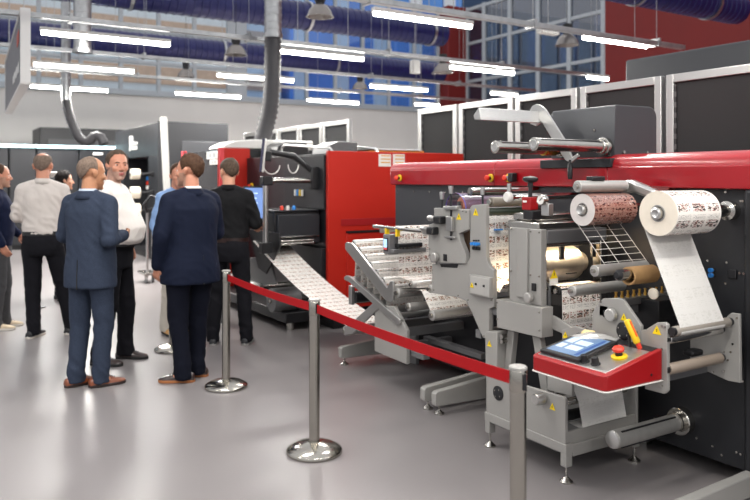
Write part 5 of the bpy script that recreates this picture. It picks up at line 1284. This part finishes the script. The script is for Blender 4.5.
def person(label, pos, phi, H=1.78, fat=1.0, belly=0.0, skin='pale', hair=None, hairstyle='short', hair_t=.012, head_yaw=0, head_pitch=0,
           arms=None, feet=None, top='jacket', topmat=None, trou=None, shoe=None, shirtmat=None, stubble=None, belt_m=None, sole=None, lean=0, seed=0, bald_top=None, sleeve=1.0, shoul=1.0, hands=(.7,.7)):
    s = H / 1.78
    ray = Vector((pos[0], pos[1], 0)).normalized(); rt = Vector((ray.y, -ray.x, 0))
    f = ray * cos(radians(phi)) + rt * sin(radians(phi))
    t = thing('person', label, 'person', (pos[0], pos[1], 0)); t.rotation_euler.z = math.atan2(-f.x, f.y); t.scale = (s, s, s)
    feet = feet or (((-.12, 0), 8), ((.12, .0), -8)); arms = arms or (((-.245, -.03, 1.17), (-.24, .04, .92)), ((.245, -.03, 1.17), (.24, .04, .92)))
    W = fat; by = belly
    sh = .185 * shoul
    Z = Vector((0, lean, 0))
    # torso sections (z, y-shift, half width, half depth)
    T = [(.86, -.01, .165*W, .118*W), (.94, -.012, .178*W, .128*W), (1.04, .0 + by*.42, .165*W + by*.18, .118*W + by*.50), (1.14, .0 + by*.5, .160*W + by*.22, .115*W + by*.62), (1.25, .005 + by*.22, .17*W + by*.08, .118*W + by*.3), (1.35, .0, .182*W*.97, .118*W), (1.43, -.012, .172*shoul, .095*W), (1.475, -.02, .12*shoul, .075*W), (1.51, -.026, .068, .064), (1.53, -.028, .058, .058)]
    def tor(off, z0=0, z1=9): return [((0, y + lean * (z - .9), z), a + off, b + off) for z, y, a, b in T if z0 <= z <= z1]
    hips = [Vector((sx * .09 * W, -.005, .90)) for sx in (-1, 1)]
    legs = []
    for i, sx in enumerate((-1, 1)):
        (fx, fy), yaw = feet[i]; an = Vector((fx, fy - .03, .09)); kn = hips[i].lerp(an, .5) + Vector((sx * .005, .03, .0)); legs.append((hips[i], kn, an))
    shl = [Vector((sx * sh, -.015 + lean * .52, 1.415)) for sx in (-1, 1)]
    # --- body: one continuous skin surface
    hc = Vector((0, .012 + lean * .7, 1.657)); Hm = Matrix.Translation(hc) @ Matrix.Rotation(radians(-head_yaw), 4, 'Z') @ Matrix.Rotation(radians(head_pitch), 4, 'X') @ Matrix.Scale(1.08, 4)
    b = MB(); ell(b, tor(-.022)); head_parts(b, Hm)
    limb(b, [(0, -.028 + lean * .6, 1.47), hc + Vector((0, -.022, -.05))], [.06 * (.8 + .2 * W), .058 * (.8 + .2 * W)], 18)
    for i, sx in enumerate((-1, 1)):
        h_, k_, a_ = legs[i]; limb(b, [h_, k_, a_], [.075, .05, .038])
        (fx, fy), yaw = feet[i]; limb(b, [a_, a_ + Vector((-sin(radians(yaw)) * .06, cos(radians(yaw)) * .06, -.042))], [.034, .022])
        e_, w_ = Vector(arms[i][0]), Vector(arms[i][1]); limb(b, [shl[i], e_, w_], [.05, .038, .027])
        pn = arms[i][2] if len(arms[i]) > 2 else (-sx, .2, 0)
        hand(b, w_, w_ - e_, pn, sx, hands[i], .92)
    me = remesh(b, .0062, 2)
    mats = [SKIN[skin], stubble or SKIN[skin], LIP]
    body = finish(me, 'body', mats, t)
    Hi = Hm.inverted()
    for p in me.polygons:
        q = Hi @ p.center
        if q.length < .19:
            az = math.degrees(math.atan2(abs(q.x), q.y))
            if abs(q.x) < .021 and q.y > .083 and -.078 < q.z < -.056: p.material_index = 2
            elif stubble and q.y > -.01 and q.z < -.045 - .03 * (abs(q.x) < .02 and q.y > .1) + .035 * (az > 50) and q.z > -.13: p.material_index = 1
    for sx in (-1, 1):
        e = MB(); e.ball(Hm @ Vector((sx * .031, .0725, .004)), .0118, (1, 1, .7), 14); eo = e.build('eye', EYEW, t)
        e = MB(); e.ball(Hm @ Vector((sx * .031, .0795, .004)), .0072, (1, 1, 1), 10); e.build('iris', IRIS, eo)
        if hair:
            e = MB(); e.tube([Hm @ Vector((sx * x, y, z)) for x, y, z in ((.014, .0885, .021), (.03, .0865, .027), (.046, .074, .021))], [.003, .004, .0025], 8); e.build('eyebrow', hair, t)
    if hair:
        hm = hair_mesh(Hm, hairstyle, hair_t, seed, bald_top); ho = hm.build('hair', hair, t, angle=60)
        so = ho.modifiers.new('thick', 'SOLIDIFY'); so.thickness = hair_t * .8 + .008; so.offset = -1
    # --- trousers
    m = MB(); ell(m, [((0, y, z), a, b_) for z, y, a, b_ in ((.80, -.005, .155*W, .12*W), (.86, -.01, .172*W, .13*W), (.95, -.01, .176*W, .13*W), (1.03, .0 + by * .2, .168*W, .122*W + by * .25))])
    for h_, k_, a_ in legs: limb(m, [h_ + Vector((0, -.0, -.02)), k_, Vector((a_.x, a_.y, .10))], [.098 * (.55 + .45 * W), .074, .062]); ell(m, [((a_.x, a_.y + .012, .03), .060, .080), ((a_.x, a_.y + .006, .08), .058, .074), ((a_.x, a_.y, .15), .060, .066)], 16)
    me = remesh(m, .011, 4); wrinkle(me, .007, (8, 8, 11), seed, [((l[1].x, l[1].y, l[1].z), .18) for l in legs] + [((l[2].x, l[2].y, .12), .16) for l in legs])
    finish(me, 'trousers', trou, t)
    # --- shoes
    for i, sx in enumerate((-1, 1)):
        (fx, fy), yaw = feet[i]; Ms_ = Matrix.Translation((fx, fy, 0)) @ Matrix.Rotation(radians(yaw), 4, 'Z')
        m = MB(); rows = []
        for y, w, h_ in ((-.108, .022, .05), (-.10, .034, .068), (-.06, .040, .082), (-.01, .041, .088), (.04, .044, .072), (.09, .049, .056), (.13, .045, .046), (.16, .030, .038), (.172, .012, .028)):
            rows.append([Ms_ @ Vector((w * cos(a) * (1 if sin(a) > 0 else 1.0), y, max(.018, .02 + (h_ - .02) * max(0, sin(a)) ** .8))) for a in [2 * pi * k / 18 for k in range(18)]])
        m.rings(rows); so = m.build('shoe', shoe, t, angle=60)
        m = MB(); ol = [(-.112, .0), (-.10, .034), (-.05, .042), (.0, .040), (.05, .046), (.09, .051), (.13, .047), (.162, .030), (.178, .0)]
        pts = [Ms_ @ Vector((w, y, 0)) for y, w in ol] + [Ms_ @ Vector((-w, y, 0)) for y, w in reversed(ol[1:-1])]
        m.prism(pts, (0, 0, .024)); m.build('sole', sole or RUBBER, so, .004)
        m = MB()
        for k in range(4): m.tube([Ms_ @ Vector((-.018, .035 + k * .016, .076 - k * .006)), Ms_ @ Vector((0, .038 + k * .016, .081 - k * .006)), Ms_ @ Vector((.018, .035 + k * .016, .076 - k * .006))], .0025, 6)
        m.build('laces', BLACK if shoe is not BLACK else RUBBER, so)
    # --- upper garment
    m = MB(); off = {'jacket': .016, 'shirt': .006, 'jumper': .012}[top]
    z0 = {'jacket': .79, 'shirt': 1.0, 'jumper': .90}[top]
    rows = tor(off, z0 - .03, 1.50)
    if top == 'jacket':
        hemx = .19 * W + .012
        J = [(.775, .200, .150), (.80, .2005, .151), (.90, .197, .149), (1.0, .189, .143), (1.08, .183, .138), (1.18, .184, .138), (1.28, .190, .139), (1.36, .192, .136)]
        rows = [((0, -.008 + by * .3 * (z > .95), z), a * W, b_ * W + by * (.3 if z > .95 else .1)) for z, a, b_ in J] + [r for r in rows if r[0][2] > 1.40]
    elif top == 'shirt': rows = [((0, .0 + by * .3, 1.005), .172 * W, .124 * W + by * .34)] + [r for r in rows if r[0][2] > 1.02]
    else: rows = [((0, -.01, .90), .182 * W, .132 * W)] + [r for r in rows if r[0][2] > .92]
    rows.append(((0, -.024 + lean * .6, 1.505), .072, .068)); ell(m, rows, 28)
    zones = []
    for i, sx in enumerate((-1, 1)):
        e_, w_ = Vector(arms[i][0]), Vector(arms[i][1]); wr = e_.lerp(w_, .94 if sleeve >= 1 else .25)
        r_ = (.072, .060, .046) if top == 'jacket' else (.066, .056, .042)
        k = .75 + .25 * W
        limb(m, [shl[i] + Vector((-sx * .012, 0, -.004)), e_, wr], [r_[0] * k, r_[1] * k, r_[2] if sleeve >= 1 else r_[1]])
        zones += [((e_.x, e_.y, e_.z), .17), ((sx * .17, 0, 1.3), .15)]
        limb(m, [(sx * .045, -.03 + lean * .6, 1.485), shl[i] + Vector((0, 0, .016))], [.055, .06 * k])
    me = remesh(m, .0105, 5); wrinkle(me, .0115 if top == 'shirt' else .0075 if top != 'jacket' else .006, (9, 9, 13), seed + 3, zones + [((0, 0, 1.05), .22)])
    g_ = finish(me, {'jacket': 'jacket', 'shirt': 'shirt', 'jumper': 'jumper'}[top], topmat, t)
    # collar: shirt collar stands above the garment
    cm = shirtmat or topmat
    m = MB(); n = 22; rows = []
    for rad, z in ((.072, 1.472), (.068, 1.508), (.063, 1.535), (.068, 1.537), (.080, 1.513), (.086, 1.486)):
        rows.append([Vector((rad * .98 * cos(2*pi*k/n), -.026 + lean * .62 + rad * 1.02 * sin(2*pi*k/n), z - .028 * max(0, sin(2*pi*k/n)) + (.0 if sin(2*pi*k/n) > 0 else .004))) for k in range(n)])
    m.rings(rows, closed=False, cap0=False, cap1=False); co = m.build('collar', cm, t, angle=60)
    sd_ = co.modifiers.new('thick', 'SOLIDIFY'); sd_.thickness = .004
    if top == 'jacket':
        m = MB(); rows = []
        for rad, z in ((.092, 1.462), (.082, 1.50), (.076, 1.522), (.081, 1.524), (.094, 1.495), (.108, 1.462)):
            rows.append([Vector((rad * cos(2*pi*k/n), -.026 + lean * .62 + rad * .98 * sin(2*pi*k/n), z - .07 * max(0, sin(2*pi*k/n)))) for k in range(n)])
        m.rings(rows, cap0=False, cap1=False); jc = m.build('jacket_collar', topmat, g_, angle=60); sd_ = jc.modifiers.new('thick', 'SOLIDIFY'); sd_.thickness = .005
        for i, sx in enumerate((-1, 1)):
            e_, w_ = Vector(arms[i][0]), Vector(arms[i][1]); d_ = (w_ - e_).normalized(); q = e_.lerp(w_, .93)
            MB().cyl(q, q + d_ * .03, .034, n=16).build('shirt_cuff', cm, t)
        m = MB(); yb_ = -.008 - .150 * W - .002; m.prism([(-.006, yb_ - .004, .774), (.006, yb_ - .004, .774), (.002, yb_ + .004, 1.0), (-.002, yb_ + .004, 1.0)], (0, .02, 0)); m.build('back_vent', BLACK, g_)
    if top == 'shirt':
        for k in range(7):
            z = 1.06 + k * .06; yy = max((y + lean * (z - .9) + b_ + .012) for zz, y, a, b_ in T if abs(zz - z) < .08)
            hit, loc, nrm_, _ = g_.ray_cast(Vector((0, 1, z)), Vector((0, -1, 0)))
            if hit: MB().cyl(loc - nrm_ * .002, loc + nrm_ * .003, .006, n=10).build('button', shirtmat or PAPER, g_)
    if belt_m:
        m = MB(); rows = []
        for z in (.99, 1.0, 1.022, 1.03): rows.append([Vector(((.179 * W) * math.copysign(abs(cos(2*pi*k/30)) ** .87, cos(2*pi*k/30)), .002 + by * .22 + (.132 * W + by * .27) * math.copysign(abs(sin(2*pi*k/30)) ** .87, sin(2*pi*k/30)), z)) for k in range(30)])
        m.rings(rows); m.build('belt', belt_m, t)
    return t, Hm, body

HAIR_B = mat('brown_hair', '4a3528', .7, 0, .35, 60, spec=.15); HAIR_G = mat('grey_brown_hair', '54463b', .7, 0, .35, 60, spec=.15); HAIR_D = mat('dark_hair', '1d1716', .6, 0, .3, 50, spec=.15)
HAIR_LG = mat('short_grey_hair', '75655a', .8, 0, .3, 60, spec=.15); STUB = mat('stubble_skin', 'a9806c', .6, 0, .08, 60); STUB_G = mat('greying_beard', 'a88474', .7, 0, .15, 80)
BLUES = mat('blue_wool_suit', '323a4a', .85, 0, .10, 90, .1, 300, spec=.15); NAVY_S = mat('navy_wool_suit', '141a2c', .8, 0, .10, 60, .1, 300, spec=.15); NAVY_T = mat('dark_navy_trousers', '0e111d', .85, 0, .1, 60, spec=.15)
WSHIRT = mat('white_cotton_shirt', 'e9e2dc', .75, 0, .02, 10, spec=.15); BSHIRT = mat('pale_blue_shirt', '7d9cc8', .75, 0, .03, 10); KSHIRT = mat('black_cotton_shirt', '161618', .75, 0, .1, 20, spec=.15)
GSHIRT = mat('pale_grey_shirt', 'c9c1bb', .75, 0, .03, 10, spec=.15); BLKT = mat('black_trousers', '15151a', .8, 0, .1, 30, spec=.15); JUMP = mat('navy_jumper', '1a2038', .9, 0, .1, 60, spec=.15); GREYT = mat('dark_grey_trousers', '4a4a4c', .85, 0, .08, 30, spec=.15)
COGNAC = mat('cognac_leather', '7a3d20', .3, 0, .15, 20, coat=.3); DBROWN = mat('dark_brown_leather', '2a1b18', .3, 0, .1, 20, coat=.3); TANL = mat('tan_leather_sole', 'a5673a', .5); BEIGE = mat('beige_suede', 'c9b79c', .8, 0, .05, 20); TANS = mat('tan_suede', 'b98d58', .8, 0, .05, 20)
SOLEW = mat('white_sole', 'd8d2c8', .6)
LOCAL[0] = True
def at(px, d): p = rd(px, 178, d); return (p.x, p.y)
person('man in a blue suit seen from behind, cognac shoes, forearm raised', at(91, 5.62), 38, 1.755, 1.02, .03, 'tan', HAIR_LG, 'bald', .004, 30, -4,
       arms=(((-.25, .0, 1.17), (-.15, .2, 1.05)), ((.235, -.09, 1.15), (.19, .155, 1.17), (-1, .3, .2))), feet=(((-.10, -.02), -28), ((.09, .03), -38)),
       top='jacket', topmat=BLUES, trou=BLUES, shoe=COGNAC, shirtmat=mat('pale_grey_blue_shirt', 'b4bfd0', .75), sole=DBROWN, seed=1)
person('stout man in a white shirt looking towards the camera, black trousers', at(116, 6.35), 112, 1.83, 1.06, .10, 'pink', HAIR_G, 'short', .012, 48, 2,
       arms=(((-.25, -.04, 1.17), (-.2, .04, .96)), ((.25, -.1, 1.16), (.2, -.06, .93))), feet=(((-.12, .06), 0), ((.12, -.06), -6)),
       top='shirt', topmat=WSHIRT, trou=BLKT, shoe=DBROWN, stubble=STUB_G, belt_m=BLACK, seed=2)
person('broad man in a navy suit seen from behind beside the barrier post', at(190, 5.8), -34, 1.775, 1.2, .04, 'pink', HAIR_B, 'short', .016, -26, 2,
       arms=(((-.275, -.03, 1.16), (-.25, .07, .91), (1, .2, 0)), ((.275, .02, 1.16), (.2, .22, 1.06))), feet=(((-.09, -.01), 46), ((.08, .05), 40)),
       top='jacket', topmat=NAVY_S, trou=NAVY_T, shoe=DBROWN, shirtmat=WSHIRT, sole=TANL, stubble=STUB, seed=3, shoul=1.12)
person('man in a black shirt seen from behind at the machine keyboard', at(229, 7.05), 8, 1.775, 1.08, .02, 'pale', HAIR_G, 'short', .012, -28, -4,
       arms=(((-.25, .0, 1.17), (-.2, .24, 1.1)), ((.255, .0, 1.17), (.24, .26, 1.13), (0, -.2, -1))), feet=(((-.15, .0), 6), ((.17, .0), -6)),
       top='shirt', topmat=KSHIRT, trou=BLKT, shoe=DARK, belt_m=DBROWN, sole=GREY, seed=4, sleeve=.9)
person('bald man in a pale shirt seen from behind near the back cabinets', at(43, 7.35), 6, 1.845, 1.04, .02, 'pink', HAIR_LG, 'bald', .006, 6, -2,
       arms=(((-.235, .02, 1.18), (-.08, .2, 1.12)), ((.24, .03, 1.18), (.08, .22, 1.12))), feet=(((-.08, .02), -24), ((.25, .1), -20)),
       top='shirt', topmat=GSHIRT, trou=BLKT, shoe=BLACK, belt_m=BLACK, sole=SOLEW, seed=5, bald_top=.095)
person('bearded man in a dark navy jumper at the far left edge, beige shoes', at(-1, 7.75), 96, 1.74, 1.04, .02, 'pink', HAIR_B, 'receding', .008, -8, 0,
       arms=(((-.245, .0, 1.17), (-.22, .18, 1.0)), ((.245, -.06, 1.16), (.23, .06, .92))), feet=(((-.1, .06), 4), ((.1, .0), -8)),
       top='jumper', topmat=JUMP, trou=GREYT, shoe=BEIGE, stubble=STUB, sole=SOLEW, seed=6)
person('dark-haired woman in dark clothes behind the two men at the back', at(64, 9.6), 78, 1.68, .88, .0, 'pale', HAIR_D, 'long', .018, 8, 0,
       top='jumper', topmat=KSHIRT, trou=BLKT, shoe=BLACK, seed=7)
person('man in a pale blue shirt mostly hidden behind the navy suit', at(178, 7.55), 150, 1.74, 1.0, .0, 'pink', HAIR_B, 'short', .012, 20, 0,
       feet=(((-.1, .0), 8), ((.12, .0), -8)), top='shirt', topmat=BSHIRT, trou=mat('stone_trousers', 'b9b2a6', .8), shoe=TANS, seed=8)
